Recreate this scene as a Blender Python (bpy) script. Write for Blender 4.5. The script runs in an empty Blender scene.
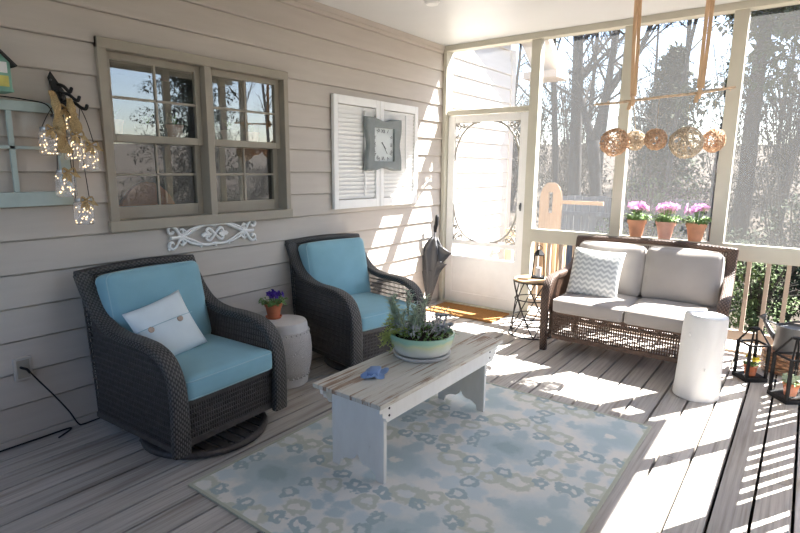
import bpy, bmesh, math, random
from mathutils import Vector, Matrix, Euler
PI = math.pi
R = math.radians
sc = bpy.context.scene
COL = sc.collection
rnd = random.Random(7)

# ------------------------------------------------------------------ materials
class NT:
    def __init__(s, name):
        s.m = bpy.data.materials.new(name); s.m.use_nodes = True
        s.t = s.m.node_tree; s.n = s.t.nodes; s.l = s.t.links
        s.n.clear()
        s.out = s.n.new('ShaderNodeOutputMaterial')
    def node(s, typ, **kw):
        n = s.n.new('ShaderNode' + typ)
        for k, v in kw.items():
            if k in n.inputs.keys(): n.inputs[k].default_value = v
            else: setattr(n, k, v)
        return n
    def link(s, a, b): s.l.new(a, b)
    def math(s, op, a, b=None, c=None):
        n = s.n.new('ShaderNodeMath'); n.operation = op
        for i, v in enumerate((a, b, c)):
            if v is None: continue
            if isinstance(v, (int, float)): n.inputs[i].default_value = v
            else: s.link(v, n.inputs[i])
        return n.outputs[0]
    def mix(s, f, a, b):
        n = s.n.new('ShaderNodeMix'); n.data_type = 'RGBA'
        for i, v in ((0, f), (6, a), (7, b)):
            if isinstance(v, (int, float)): n.inputs[i].default_value = v
            elif isinstance(v, tuple): n.inputs[i].default_value = (*v, 1)
            else: s.link(v, n.inputs[i])
        return n.outputs[2]
    def ramp(s, f, stops):
        n = s.n.new('ShaderNodeValToRGB'); s.link(f, n.inputs[0])
        e = n.color_ramp.elements
        while len(e) < len(stops): e.new(0.5)
        for i, (p, c) in enumerate(stops):
            e[i].position = p
            e[i].color = (*c, 1) if isinstance(c, tuple) else (c, c, c, 1)
        return n.outputs[0]
    def coord(s, which='Object', scale=(1, 1, 1), rot=(0, 0, 0)):
        tc = s.n.new('ShaderNodeTexCoord'); mp = s.n.new('ShaderNodeMapping')
        mp.inputs['Scale'].default_value = scale; mp.inputs['Rotation'].default_value = rot
        s.link(tc.outputs[which], mp.inputs[0]); return mp.outputs[0]
    def noise(s, co, scale, detail=3, rough=.55, out=0):
        n = s.node('TexNoise'); n.inputs['Scale'].default_value = scale
        n.inputs['Detail'].default_value = detail; n.inputs['Roughness'].default_value = rough
        s.link(co, n.inputs['Vector']); return n.outputs[out]
    def bsdf(s, col, rough=.6, spec=.3, bump=None, bstr=.3, bdist=.002, **kw):
        b = s.n.new('ShaderNodeBsdfPrincipled')
        if isinstance(col, tuple): b.inputs['Base Color'].default_value = (*col, 1)
        else: s.link(col, b.inputs['Base Color'])
        if isinstance(rough, (int, float)): b.inputs['Roughness'].default_value = rough
        else: s.link(rough, b.inputs['Roughness'])
        b.inputs['Specular IOR Level'].default_value = spec
        for k, v in kw.items():
            k = k.replace('_', ' ')
            b.inputs[k].default_value = v
        if bump is not None:
            bp = s.n.new('ShaderNodeBump'); bp.inputs['Strength'].default_value = bstr
            bp.inputs['Distance'].default_value = bdist
            s.link(bump, bp.inputs['Height']); s.link(bp.outputs[0], b.inputs['Normal'])
        s.link(b.outputs[0], s.out.inputs[0]); return b

def srgb(r, g, b):
    f = lambda c: (c/12.92 if c <= .04045 else ((c+.055)/1.055)**2.4)
    return (f(r/255), f(g/255), f(b/255))

def plain(name, col, rough=.6, spec=.3, nscale=18, var=.12, bstr=.15, bdist=.002, coord='Object', stretch=(1, 1, 1), **kw):
    t = NT(name); co = t.coord(coord, stretch); n = t.noise(co, nscale, 4)
    lo = tuple(c*(1-var) for c in col); hi = tuple(min(1, c*(1+var)) for c in col)
    c = t.ramp(n, [(.3, lo), (.7, hi)])
    t.bsdf(c, rough, spec, n, bstr, bdist, **kw); return t.m

def fabric(name, col, var=.05, scale=900):
    t = NT(name); co = t.coord('Object')
    n = t.noise(co, 6, 3); w1 = t.node('TexWave'); w1.inputs['Scale'].default_value = scale/3
    t.link(co, w1.inputs['Vector'])
    c = t.ramp(n, [(.3, tuple(x*(1-var) for x in col)), (.7, tuple(min(1, x*(1+var)) for x in col))])
    n2 = t.noise(co, 240, 2)
    b = t.bsdf(c, .92, .1, n2, .25, .0015)
    b.inputs['Sheen Weight'].default_value = .15
    return t.m

def weave(name, c_hi, c_lo, p=.011, q=.013):
    """woven wicker strands laid along the surface's own U/V in metres"""
    t = NT(name); tc = t.n.new('ShaderNodeUVMap'); sp = t.n.new('ShaderNodeSeparateXYZ')
    t.link(tc.outputs[0], sp.inputs[0]); u, v = sp.outputs[0], sp.outputs[1]
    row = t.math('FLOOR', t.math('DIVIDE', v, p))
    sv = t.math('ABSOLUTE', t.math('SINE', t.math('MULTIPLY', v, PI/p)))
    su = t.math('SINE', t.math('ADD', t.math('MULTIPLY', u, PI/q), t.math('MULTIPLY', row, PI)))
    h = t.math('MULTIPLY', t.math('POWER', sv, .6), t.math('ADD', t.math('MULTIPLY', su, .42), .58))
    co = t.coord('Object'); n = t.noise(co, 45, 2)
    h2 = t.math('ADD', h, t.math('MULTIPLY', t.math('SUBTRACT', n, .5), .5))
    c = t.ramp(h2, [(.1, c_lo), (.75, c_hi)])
    t.bsdf(c, .5, .4, h, .9, .005); return t.m

M = {}
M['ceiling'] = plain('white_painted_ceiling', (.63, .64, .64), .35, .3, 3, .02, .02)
M['white'] = plain('white_paint', (.86, .86, .845), .5, .3, 9, .03, .05)
M['trim'] = plain('cream_trim_paint', srgb(194, 191, 177), .55, .3, 6, .04, .08)
M['taupe'] = plain('taupe_window_paint', srgb(164, 156, 142), .5, .3, 9, .05, .06)
M['bracket'] = plain('shade_toned_scroll', srgb(158, 156, 150), .5, .3)  # shaded look of the door scrolls, put into a grey base colour
M['tan_rail'] = plain('tan_rail_paint', srgb(186, 170, 154), .6, .2, 8, .06, .1, stretch=(1, 1, .2))
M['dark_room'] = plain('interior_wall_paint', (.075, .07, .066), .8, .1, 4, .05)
M['iron'] = plain('black_iron', (.018, .017, .017), .55, .4, 40, .25, .3)
M['black_metal'] = plain('black_metal', (.008, .008, .009), .6, .2, 30, .2, .1)
M['cord'] = plain('black_cord', (.012, .012, .014), .6, .3)
M['terracotta'] = plain('terracotta', srgb(196, 118, 84), .85, .15, 14, .14, .2)
M['terracotta_pale'] = plain('chalky_terracotta', srgb(222, 176, 158), .85, .15, 10, .12, .2)
M['terracotta_sun'] = plain('sun_toned_terracotta', srgb(206, 152, 122), .85, .15, 14, .12, .2)  # terracotta of the rail pots, paled to carry the sun glow in its colour
M['soil'] = plain('potting_soil', (.045, .032, .022), .95, .05, 60, .5, .8, .006)
M['aqua'] = fabric('aqua_canvas', srgb(138, 180, 192))
M['aqua_pipe'] = fabric('aqua_piping', srgb(158, 192, 200))
M['pale_pillow'] = fabric('pale_blue_linen', srgb(222, 230, 231), .05)
M['beige'] = fabric('beige_canvas', srgb(162, 155, 149), .04)
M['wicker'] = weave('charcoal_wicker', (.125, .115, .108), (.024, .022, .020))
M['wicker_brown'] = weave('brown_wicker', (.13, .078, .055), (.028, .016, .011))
M['rod'] = plain('charcoal_wicker_strand', (.07, .062, .058), .5, .4, 40, .25, .2)
M['rod_brown'] = plain('brown_wicker_strand', (.115, .068, .046), .5, .4, 40, .25, .2)
M['log'] = plain('white_painted_log', (.66, .655, .64), .7, .2, 7, .06, .5, .008, stretch=(1, 1, .35))
M['burlap'] = plain('burlap', srgb(186, 160, 118), .95, .05, 160, .3, .6, .002)
M['strap'] = plain('tan_strap', srgb(210, 176, 142), .8, .15, 20, .14, .2, stretch=(4, 4, .5))
M['bark_tan'] = plain('pale_branch_bark', srgb(206, 182, 156), .85, .1, 25, .25, .5, .004)
M['vine_grey'] = plain('greyish_grapevine', srgb(196, 180, 158), .8, .15, 60, .35, .3)
M['vine'] = plain('grapevine', srgb(200, 166, 136), .8, .15, 60, .35, .3)
M['gray_wood'] = plain('grey_painted_wood', srgb(132, 138, 138), .6, .25, 12, .08, .15)
M['mint'] = plain('mint_paint', srgb(176, 190, 186), .6, .25, 10, .08, .15)
M['stool'] = None
M['gray_fabric'] = plain('grey_nylon', (.045, .046, .051), .45, .5, 10, .12, .15)
M['galv'] = plain('grey_galvanised_steel', (.12, .125, .13), .42, .5, 10, .15, .1, Metallic=.5)
M['coir'] = plain('coir_fibre', srgb(152, 112, 70), .95, .05, 190, .35, .9, .006)
M['leaf'] = plain('green_leaf', (.15, .26, .07), .55, .3, 20, .35, .1)
M['leaf_grey'] = plain('grey_green_succulent', (.36, .43, .31), .6, .25, 20, .3, .1)
M['leaf_lime'] = plain('yellow_green_sedum', (.40, .46, .14), .6, .25, 20, .3, .1)
M['leaf_dusty'] = plain('dusty_purple_grey_leaf', (.40, .40, .41), .6, .25, 20, .25, .1)
M['pink'] = plain('pink_petal', srgb(244, 196, 232), .7, .2, 30, .15, .1)
M['purple'] = plain('purple_petal', (.055, .02, .20), .7, .2, 30, .35, .1)
M['yellow'] = plain('yellow_petal', (.80, .62, .04), .7, .2, 30, .15, .1)
M['cedar'] = plain('cedar_timber', srgb(170, 142, 112), .75, .15, 12, .14, .2, stretch=(6, 6, .6))
M['blue_cloth'] = fabric('blue_cloth', srgb(128, 152, 190), .22)
M['bark'] = plain('grey_bark', (.042, .04, .039), .95, .05, 12, .35, .8, .03, stretch=(1, 1, .25))
M['bark_dark'] = plain('brown_pine_bark', (.045, .037, .031), .95, .05, 10, .35, .8, .03, stretch=(1, 1, .25))
M['twig'] = plain('bare_twig', (.05, .046, .042), .9, .05, 5, .3, 0)
M['ever'] = plain('dull_evergreen_needles', (.026, .038, .02), .8, .1, 1.2, .4, 0)
M['pine'] = plain('pine_needles', (.042, .058, .024), .8, .1, 1.2, .35, 0)
M['brush'] = plain('dry_brush_leaves', (.042, .039, .031), .9, .05, 1.5, .4, 0)
M['bush'] = plain('bush_leaves', (.075, .11, .04), .7, .15, 1.5, .45, 0)
M['ground'] = plain('leaf_litter', (.06, .051, .042), .95, .05, 3, .4, .6, .05)
M['roof'] = plain('brown_shingle', (.10, .085, .08), .9, .1, 8, .3, .3)
M['fence'] = plain('weathered_grey_fence', (.19, .19, .185), .9, .1, 9, .2, .2, stretch=(5, 5, .4))
M['brown_basket'] = None

def mat_siding():
    t = NT('greige_lap_siding'); co = t.coord('Object', (30, .8, 6)); n = t.noise(co, 3, 4)
    c = t.ramp(n, [(.3, srgb(192, 184, 175)), (.7, srgb(199, 191, 182))])
    t.bsdf(c, .6, .2, n, .08, .002); return t.m
M['siding'] = mat_siding()

def mat_deck():
    t = NT('weathered_deck_wood')
    g = t.n.new('ShaderNodeNewGeometry'); rp = g.outputs['Random Per Island']
    co = t.coord('Object', (42, 1.0, 42)); tcn = t.n.new('ShaderNodeVectorMath'); tcn.operation = 'ADD'
    cb = t.n.new('ShaderNodeCombineXYZ'); t.link(t.math('MULTIPLY', rp, 91.0), cb.inputs[1]); t.link(co, tcn.inputs[0]); t.link(cb.outputs[0], tcn.inputs[1])
    n = t.noise(tcn.outputs[0], 1.6, 7, .62)
    n2 = t.noise(t.coord('Object', (2.2, 1.0, 2)), 2.2, 4)
    c = t.ramp(n, [(.28, (.22, .195, .17)), (.5, (.46, .425, .385)), (.72, (.60, .56, .515))])
    c = t.mix(t.ramp(n2, [(.35, .65), (.65, .15)]), c, (.46, .425, .39))
    n3 = t.noise(t.coord('Object', (7, .55, 7)), 1.7, 5); c = t.mix(t.ramp(n3, [(.52, 0.0), (.70, .6)]), c, (.19, .155, .125))
    br = t.math('ADD', t.math('MULTIPLY', rp, .24), .88)
    m = t.n.new('ShaderNodeVectorMath'); m.operation = 'SCALE'; t.link(c, m.inputs[0]); t.link(br, m.inputs['Scale'])
    t.bsdf(m.outputs[0], .72, .3, n, .5, .004); return t.m
M['deck'] = mat_deck()

def mat_peel():
    t = NT('peeling_white_paint_on_wood')
    co = t.coord('Object', (46, 1.1, 10)); n = t.noise(co, 1.3, 8, .72)
    n2 = t.noise(t.coord('Object', (3, 1.2, 3)), 2.4, 4)
    f = t.math('ADD', t.math('MULTIPLY', n, .62), t.math('MULTIPLY', n2, .38))
    c = t.ramp(f, [(.36, srgb(120, 96, 78)), (.44, srgb(158, 134, 114)), (.48, srgb(200, 194, 180)), (.62, srgb(206, 201, 190)), (.75, srgb(190, 182, 166))])
    t.bsdf(c, .7, .2, f, .5, .004); return t.m
M['peel'] = mat_peel()
def mat_bench_paint():
    t = NT('chalky_white_bench_paint'); co = t.coord('Object', (8, 8, 2.5)); n = t.noise(co, 3, 5, .6)
    c = t.ramp(n, [(.24, srgb(120, 108, 96)), (.29, srgb(222, 219, 211)), (.8, srgb(230, 228, 221))])
    t.bsdf(c, .7, .2, n, .2, .002); return t.m
M['bench_paint'] = mat_bench_paint()

def mat_stool():
    t = NT('whitewashed_carved_ceramic'); co = t.coord('Object')
    v = t.node('TexVoronoi', feature='DISTANCE_TO_EDGE'); v.inputs['Scale'].default_value = 21; t.link(co, v.inputs['Vector'])
    n = t.noise(co, 16, 4)
    rg = t.math('SINE', t.math('ADD', t.math('MULTIPLY', v.outputs[0], 95.0), t.math('MULTIPLY', n, 7.0)))
    c = t.ramp(rg, [(.15, srgb(186, 181, 177)), (.55, srgb(216, 213, 209))])
    t.bsdf(c, .75, .2, rg, .45, .004); return t.m
M['stool'] = mat_stool()
M['stool_plain'] = plain('whitewashed_ceramic', srgb(206, 202, 198), .7, .2, 14, .06, .2)

def mat_rug():
    t = NT('ikat_rug'); tc = t.n.new('ShaderNodeTexCoord')
    sp = t.n.new('ShaderNodeSeparateXYZ'); t.link(tc.outputs['Object'], sp.inputs[0])
    x, y = sp.outputs[0], sp.outputs[1]
    # repeat mirrored ikat motifs: .53 m across, .74 m along
    mx = t.math('PINGPONG', t.math('ADD', x, .16), .40); my = t.math('PINGPONG', t.math('ADD', y, .22), .47)
    cb = t.n.new('ShaderNodeCombineXYZ'); t.link(mx, cb.inputs[0]); t.link(my, cb.inputs[1])
    base = cb.outputs[0]
    jn = t.node('TexNoise'); jn.inputs['Scale'].default_value = 24; jn.inputs['Detail'].default_value = 3; t.link(tc.outputs['Object'], jn.inputs['Vector'])
    ad = t.n.new('ShaderNodeVectorMath'); ad.operation = 'SCALE'; t.link(jn.outputs[1], ad.inputs[0]); ad.inputs['Scale'].default_value = .085
    ad2 = t.n.new('ShaderNodeVectorMath'); ad2.operation = 'ADD'; t.link(base, ad2.inputs[0]); t.link(ad.outputs[0], ad2.inputs[1])
    w = ad2.outputs[0]
    def spot(cx, cy, rx, ry, col, cur, ring=None, soft=.35):
        s = t.n.new('ShaderNodeSeparateXYZ'); t.link(w, s.inputs[0])
        dx = t.math('DIVIDE', t.math('SUBTRACT', s.outputs[0], cx+.042), rx)
        dy = t.math('DIVIDE', t.math('SUBTRACT', s.outputs[1], cy+.042), ry)
        d = t.math('SQRT', t.math('ADD', t.math('MULTIPLY', dx, dx), t.math('MULTIPLY', dy, dy)))
        f = t.ramp(d, [(1-soft, 1.0), (1.0, 0.0)]) if ring is None else t.ramp(d, [(ring-.12, 0.0), (ring, 1.0), (.85, 1.0), (1.0, 0.0)])
        return t.mix(t.math('MULTIPLY', f, .92), cur, col)
    bg = srgb(220, 217, 209)
    teal = srgb(172, 189, 192); teal2 = srgb(154, 172, 175); sage = srgb(187, 191, 176); pale = srgb(190, 202, 204)
    n = t.noise(tc.outputs['Object'], 5, 3)
    c = t.mix(t.ramp(n, [(.45, 0.0), (.62, .55)]), bg, pale)
    for sp_ in ((.0, .0, .25, .17, pale, None), (.0, .0, .19, .13, teal, None), (.0, .0, .035, .04, bg, None), (.0, .17, .06, .09, teal, None), (.21, .0, .07, .05, teal, None),
                (.40, .47, .23, .17, teal, None), (.40, .47, .10, .08, teal2, None), (.40, .30, .06, .07, teal, None), (.17, .47, .06, .06, pale, None),
                (.22, .20, .09, .08, sage, .55), (.34, .15, .06, .06, sage, .5), (.11, .36, .07, .06, sage, .5), (.24, .33, .07, .06, pale, None), (.33, .02, .06, .05, pale, None),
                (.13, .26, .045, .045, teal2, .4), (.31, .24, .05, .045, teal2, .42), (.40, .06, .055, .05, teal2, .4), (.02, .29, .05, .05, teal2, .42), (.22, .42, .04, .05, teal2, .4), (.05, .44, .05, .045, teal, None)):
        c = spot(*sp_[:5], c, sp_[5], .42 if sp_[5] is None else .35)
    fine = t.noise(tc.outputs['Object'], 300, 2)
    lines = t.node('TexWave', bands_direction='Y'); lines.inputs['Scale'].default_value = 60; lines.inputs['Distortion'].default_value = 3; t.link(tc.outputs['Object'], lines.inputs['Vector'])
    c = t.mix(t.math('MULTIPLY', lines.outputs[0], .16), c, bg)
    t.bsdf(c, .95, .05, fine, .5, .003); return t.m
M['rug'] = mat_rug()
M['rug_edge'] = fabric('rug_binding', srgb(176, 178, 160))

def mat_chevron():
    t = NT('grey_and_white_chevron'); tc = t.n.new('ShaderNodeTexCoord')
    sp = t.n.new('ShaderNodeSeparateXYZ'); t.link(tc.outputs['Object'], sp.inputs[0])
    zz = t.math('PINGPONG', sp.outputs[1], .026)
    v = t.math('ADD', sp.outputs[2], t.math('MULTIPLY', zz, 0.85))
    s = t.math('SINE', t.math('MULTIPLY', v, 2*PI/.042))
    c = t.ramp(t.math('ADD', t.math('MULTIPLY', s, .5), .5), [(.42, srgb(182, 184, 182)), (.58, srgb(222, 222, 217))])
    t.bsdf(c, .9, .1); return t.m
M['chevron'] = mat_chevron()

def mat_bowl():
    t = NT('green_and_white_glaze'); tc = t.n.new('ShaderNodeTexCoord'); sp = t.n.new('ShaderNodeSeparateXYZ')
    t.link(tc.outputs['Object'], sp.inputs[0]); n = t.noise(tc.outputs['Object'], 14, 3)
    z = t.math('ADD', sp.outputs[2], t.math('MULTIPLY', t.math('SUBTRACT', n, .5), .05))
    c = t.ramp(t.math('MULTIPLY', z, 6.5), [(.30, srgb(214, 214, 208)), (.50, srgb(198, 204, 186)), (.62, srgb(196, 200, 160)), (.75, srgb(152, 190, 168)), (1.0, srgb(150, 188, 166))])
    t.bsdf(c, .25, .5); return t.m
M['bowl'] = mat_bowl()
M['saucer'] = plain('white_glaze', srgb(214, 212, 208), .3, .5, 10, .04, .02)

def two_sided_ior(t, fr, ior):
    g = t.n.new('ShaderNodeNewGeometry'); t.link(t.math('ADD', t.math('MULTIPLY', g.outputs['Backfacing'], 1/ior-ior), ior), fr.inputs['IOR'])
def mat_glass(name, ior=1.75, tint=(.96, .98, .97), base=.05):
    t = NT(name); fr = t.node('Fresnel'); two_sided_ior(t, fr, ior)
    tr = t.node('BsdfTransparent'); tr.inputs[0].default_value = (*tint, 1)
    gl = t.node('BsdfGlossy'); gl.inputs['Roughness'].default_value = .0; gl.inputs[0].default_value = (1, 1, 1, 1)
    mx = t.node('MixShader'); t.link(t.math('ADD', fr.outputs[0], base), mx.inputs[0]); t.link(tr.outputs[0], mx.inputs[1]); t.link(gl.outputs[0], mx.inputs[2])
    t.link(mx.outputs[0], t.out.inputs[0]); return t.m
M['glass'] = mat_glass('window_glass', 2.1, (.8, .83, .82))
M['clear'] = mat_glass('lantern_glass', 1.3, (.97, .98, .98), .0)
def mat_jar():
    t = NT('cloudy_jar_glass'); tr = t.node('BsdfTransparent'); tr.inputs[0].default_value = (.95, .97, 1, 1); gl = t.node('BsdfGlossy'); gl.inputs['Roughness'].default_value = .08
    df = t.node('BsdfDiffuse'); df.inputs[0].default_value = (.85, .86, .9, 1); a = t.node('MixShader'); a.inputs[0].default_value = .22; t.link(tr.outputs[0], a.inputs[1]); t.link(df.outputs[0], a.inputs[2])
    fr = t.node('Fresnel'); two_sided_ior(t, fr, 1.5); b = t.node('MixShader'); t.link(fr.outputs[0], b.inputs[0]); t.link(a.outputs[0], b.inputs[1]); t.link(gl.outputs[0], b.inputs[2]); t.link(b.outputs[0], t.out.inputs[0]); return t.m
M['jar'] = mat_jar()

def mat_screen(name, fac, col=(.30, .30, .295)):
    t = NT(name)
    tr = t.node('BsdfTransparent'); d = t.node('BsdfDiffuse'); d.inputs[0].default_value = (*col, 1)
    tl = t.node('BsdfTranslucent'); tl.inputs[0].default_value = (*col, 1)
    m1 = t.node('MixShader'); m1.inputs[0].default_value = .5; t.link(d.outputs[0], m1.inputs[1]); t.link(tl.outputs[0], m1.inputs[2])
    m2 = t.node('MixShader'); m2.inputs[0].default_value = fac; t.link(tr.outputs[0], m2.inputs[1]); t.link(m1.outputs[0], m2.inputs[2])
    t.link(m2.outputs[0], t.out.inputs[0]); return t.m
M['screen'] = mat_screen('insect_screen_mesh', .24, (.24, .24, .235))
M['screen_door'] = mat_screen('door_screen_mesh', .16, (.30, .30, .30))

def mat_emit(name, col, st):
    t = NT(name); e = t.node('Emission'); e.inputs[0].default_value = (*col, 1); e.inputs[1].default_value = st
    t.link(e.outputs[0], t.out.inputs[0]); return t.m
M['bulb'] = mat_emit('warm_fairy_light', (1, .64, .30), 3.5)

# ------------------------------------------------------------------ mesh builder
def cr(pts, n=6, closed=False):
    P = [Vector(p) for p in pts]; out = []
    N = len(P); rng = range(N if closed else N-1)
    for i in rng:
        if closed: a, b, c, d = P[(i-1) % N], P[i], P[(i+1) % N], P[(i+2) % N]
        else: a, b, c, d = P[max(i-1, 0)], P[i], P[i+1], P[min(i+2, N-1)]
        for k in range(n):
            t = k/n
            out.append(.5*((2*b)+(c-a)*t+(2*a-5*b+4*c-d)*t*t+(3*b-a-3*c+d)*t**3))
    if not closed: out.append(P[-1])
    return out

class MB:
    def __init__(s): s.v = []; s.f = []; s.uv = []
    def add(s, vs, fs, uvs=None):
        o = len(s.v); s.v += [tuple(v) for v in vs]
        s.uv += uvs if uvs else [(0, 0)]*len(vs)
        s.f += [tuple(i+o for i in f) for f in fs]
    def box(s, lo, hi, rot=None, piv=None):
        x0, y0, z0 = lo; x1, y1, z1 = hi
        vs = [Vector(p) for p in ((x0, y0, z0), (x1, y0, z0), (x1, y1, z0), (x0, y1, z0), (x0, y0, z1), (x1, y0, z1), (x1, y1, z1), (x0, y1, z1))]
        if rot is not None:
            piv = Vector(piv) if piv else sum(vs, Vector())/8
            vs = [rot @ (v-piv)+piv for v in vs]
        s.add(vs, [(0, 3, 2, 1), (4, 5, 6, 7), (0, 1, 5, 4), (1, 2, 6, 5), (2, 3, 7, 6), (3, 0, 4, 7)]); return s
    def grid(s, g, uvg=None, cu=False, cv=False):
        nu, nv = len(g), len(g[0]); vs = [p for r in g for p in r]
        uvs = [q for r in uvg for q in r] if uvg else None
        fs = []
        for i in range(nu if cu else nu-1):
            for j in range(nv if cv else nv-1):
                a, b = i, (i+1) % nu; c, d = j, (j+1) % nv
                fs.append((a*nv+c, b*nv+c, b*nv+d, a*nv+d))
        s.add(vs, fs, uvs); return s
    def tube(s, path, r, n=6, closed=False, cap=True, flat=1.0, up=None):
        P = [Vector(p) for p in path]; N = len(P)
        if N < 2: return s
        rs = r if isinstance(r, (list, tuple)) else [r]*N
        T = []
        for i in range(N):
            a = P[(i-1) % N] if (closed or i > 0) else P[i]; b = P[(i+1) % N] if (closed or i < N-1) else P[i]
            t = (b-a); T.append(t.normalized() if t.length > 1e-9 else Vector((0, 0, 1)))
        nrm = Vector(up) if up else T[0].orthogonal()
        nrm = (nrm - T[0]*nrm.dot(T[0])).normalized()
        g = []; ug = []; L = 0
        for i in range(N):
            if up: nrm = Vector(up)
            q = nrm - T[i]*nrm.dot(T[i])
            nrm = q.normalized() if q.length > 1e-6 else T[i].orthogonal().normalized()
            bi = T[i].cross(nrm)
            if i: L += (P[i]-P[i-1]).length
            row = []; ur = []
            for k in range(n):
                a = 2*PI*k/n
                row.append(P[i]+nrm*(math.cos(a)*rs[i])+bi*(math.sin(a)*rs[i]*flat)); ur.append((L, k/n*2*PI*rs[i]))
            g.append(row); ug.append(ur)
        s.grid(g, ug, closed, True)
        if cap and not closed:
            o = len(s.v)-N*n
            s.f.append(tuple(o+k for k in reversed(range(n)))); s.f.append(tuple(o+(N-1)*n+k for k in range(n)))
        return s
    def band(s, path, side, w, th, rnd_=.35, wf=None):
        """sweep a rounded rectangle (w along 'side', th across) along path, with UVs in metres"""
        P = [Vector(p) for p in path]; S = Vector(side).normalized(); N = len(P); g = []; ug = []; L = 0
        prof = []
        for k in range(16):
            a = 2*PI*(k+.5)/16; ca, sa = math.cos(a), math.sin(a)
            e = .45
            prof.append((math.copysign(abs(ca)**e, ca), math.copysign(abs(sa)**e, sa)))
        for i in range(N):
            a = P[max(i-1, 0)]; b = P[min(i+1, N-1)]; t = (b-a).normalized(); nn = S.cross(t).normalized()
            if i: L += (P[i]-P[i-1]).length
            ww = w*(wf(i/(N-1)) if wf else 1); row = []; ur = []; vv = 0; pr = None
            for (px, py) in prof:
                q = P[i]+S*(px*ww/2)+nn*(py*th/2)
                if pr is not None: vv += (q-pr).length
                pr = q; row.append(q); ur.append((L, vv))
            row.append(row[0].copy()); ur.append((L, vv+.01)); g.append(row); ug.append(ur)
        s.grid(g, ug)
        o = len(s.v)-N*17
        s.f.append(tuple(o+k for k in reversed(range(16)))); s.f.append(tuple(o+(N-1)*17+k for k in range(16)))
        return s
    def lathe(s, prof, c=(0, 0, 0), n=24, fn=None, cap=True):
        g = []; ug = []
        for (r, z) in prof:
            row = []
            for k in range(n):
                a = 2*PI*k/n; rr = r*(fn(a, z) if fn else 1)
                row.append((c[0]+rr*math.cos(a), c[1]+rr*math.sin(a), c[2]+z))
            g.append(row); ug.append([(k/n*2*PI*max(r, .01), z) for k in range(n)])
        s.grid(g, ug, False, True)
        o = len(s.v)-len(prof)*n
        if cap:
            if prof[0][0] > 1e-4: s.f.append(tuple(o+k for k in reversed(range(n))))
            if prof[-1][0] > 1e-4: s.f.append(tuple(o+(len(prof)-1)*n+k for k in range(n)))
        return s
    def prism(s, poly, a, b, ax):
        """poly: 2D outline in the other two axes, extruded along axis ax from a to b"""
        n = len(poly); vs = []
        for d in (a, b):
            for (p, q) in poly:
                vs.append((d, p, q) if ax == 0 else (p, d, q) if ax == 1 else (p, q, d))
        fs = [tuple(range(n)), tuple(range(2*n-1, n-1, -1))]
        for i in range(n): fs.append((i, i+n, (i+1) % n+n, (i+1) % n))
        s.add(vs, fs); return s
    def rbox(s, c, half, r, n=10, puff=(0, 0, 0), pinch=0):
        hx, hy, hz = half; H = Vector(half); idx = {}; vs = []; fs = []
        def vert(p):
            k = tuple(round(q, 6) for q in p)
            if k in idx: return idx[k]
            P_ = Vector((p[0]*hx, p[1]*hy, p[2]*hz))
            q = Vector([max(-(H[i]-r), min(H[i]-r, P_[i])) for i in range(3)])
            d = P_-q
            if d.length > 1e-9:
                m = max(abs(d[i])/r for i in range(3)); d = d.normalized()*r*m
            P_ = q+d
            bx, by, bz = 1-p[0]**2, 1-p[1]**2, 1-p[2]**2
            P_.x += puff[0]*p[0]*by*bz; P_.y += puff[1]*p[1]*bx*bz; P_.z += puff[2]*p[2]*bx*by
            idx[k] = len(vs); vs.append(P_+Vector(c)); return idx[k]
        # denser near edges
        st = [math.sin((i/n-.5)*PI) for i in range(n+1)]
        for ax in range(3):
            for sg in (-1, 1):
                for i in range(n):
                    for j in range(n):
                        q = []
                        for (a, b) in ((i, j), (i+1, j), (i+1, j+1), (i, j+1)):
                            p = [0, 0, 0]; p[ax] = sg; p[(ax+1) % 3] = st[a]; p[(ax+2) % 3] = st[b]; q.append(vert(p))
                        fs.append(tuple(q) if sg > 0 else tuple(reversed(q)))
        s.add(vs, fs); return s
    def ball(s, c, r, seg=10, rings=6, sq=(1, 1, 1)):
        g = []
        for i in range(rings+1):
            a = -PI/2+PI*i/rings
            g.append([(c[0]+sq[0]*r*math.cos(a)*math.cos(2*PI*k/seg), c[1]+sq[1]*r*math.cos(a)*math.sin(2*PI*k/seg), c[2]+sq[2]*r*math.sin(a)) for k in range(seg)])
        s.grid(g, None, False, True); return s
    def leaf(s, p, d, L, w, up=None, droop=.2):
        """a folded pointed leaf blade from p along d"""
        p = Vector(p); d = Vector(d).normalized(); u = Vector(up) if up else Vector((0, 0, 1))
        sd = d.cross(u)
        if sd.length < 1e-3: sd = d.orthogonal()
        sd.normalize(); nn = sd.cross(d)
        a = p; m = p+d*L*.5+nn*L*.08; e = p+d*L-Vector((0, 0, droop*L))
        s.add([a, m+sd*w/2+nn*w*.15, m, m-sd*w/2+nn*w*.15, e], [(0, 2, 1), (0, 3, 2), (1, 2, 4), (2, 3, 4)]); return s
    def build(s, name, mat, parent=None, smooth=False, bevel=0, loc=None):
        me = bpy.data.meshes.new(name); me.from_pydata(s.v, [], s.f); me.update()
        ul = me.uv_layers.new(name='UVMap')
        for lp in me.loops: ul.data[lp.index].uv = s.uv[lp.vertex_index]
        bm = bmesh.new(); bm.from_mesh(me); bmesh.ops.recalc_face_normals(bm, faces=bm.faces); bm.to_mesh(me); bm.free()
        if isinstance(mat, (list, tuple)):
            for m in mat: me.materials.append(m)
        elif mat: me.materials.append(mat)
        if smooth: me.polygons.foreach_set('use_smooth', [True]*len(me.polygons))
        o = bpy.data.objects.new(name, me); COL.objects.link(o)
        if parent: o.parent = parent
        if loc: o.location = loc
        if bevel:
            b = o.modifiers.new('bevel', 'BEVEL'); b.width = bevel; b.segments = 2; b.limit_method = 'ANGLE'; b.angle_limit = R(40)
        if smooth == 'auto':
            me.set_sharp_from_angle(angle=R(38))
        return o

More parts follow.
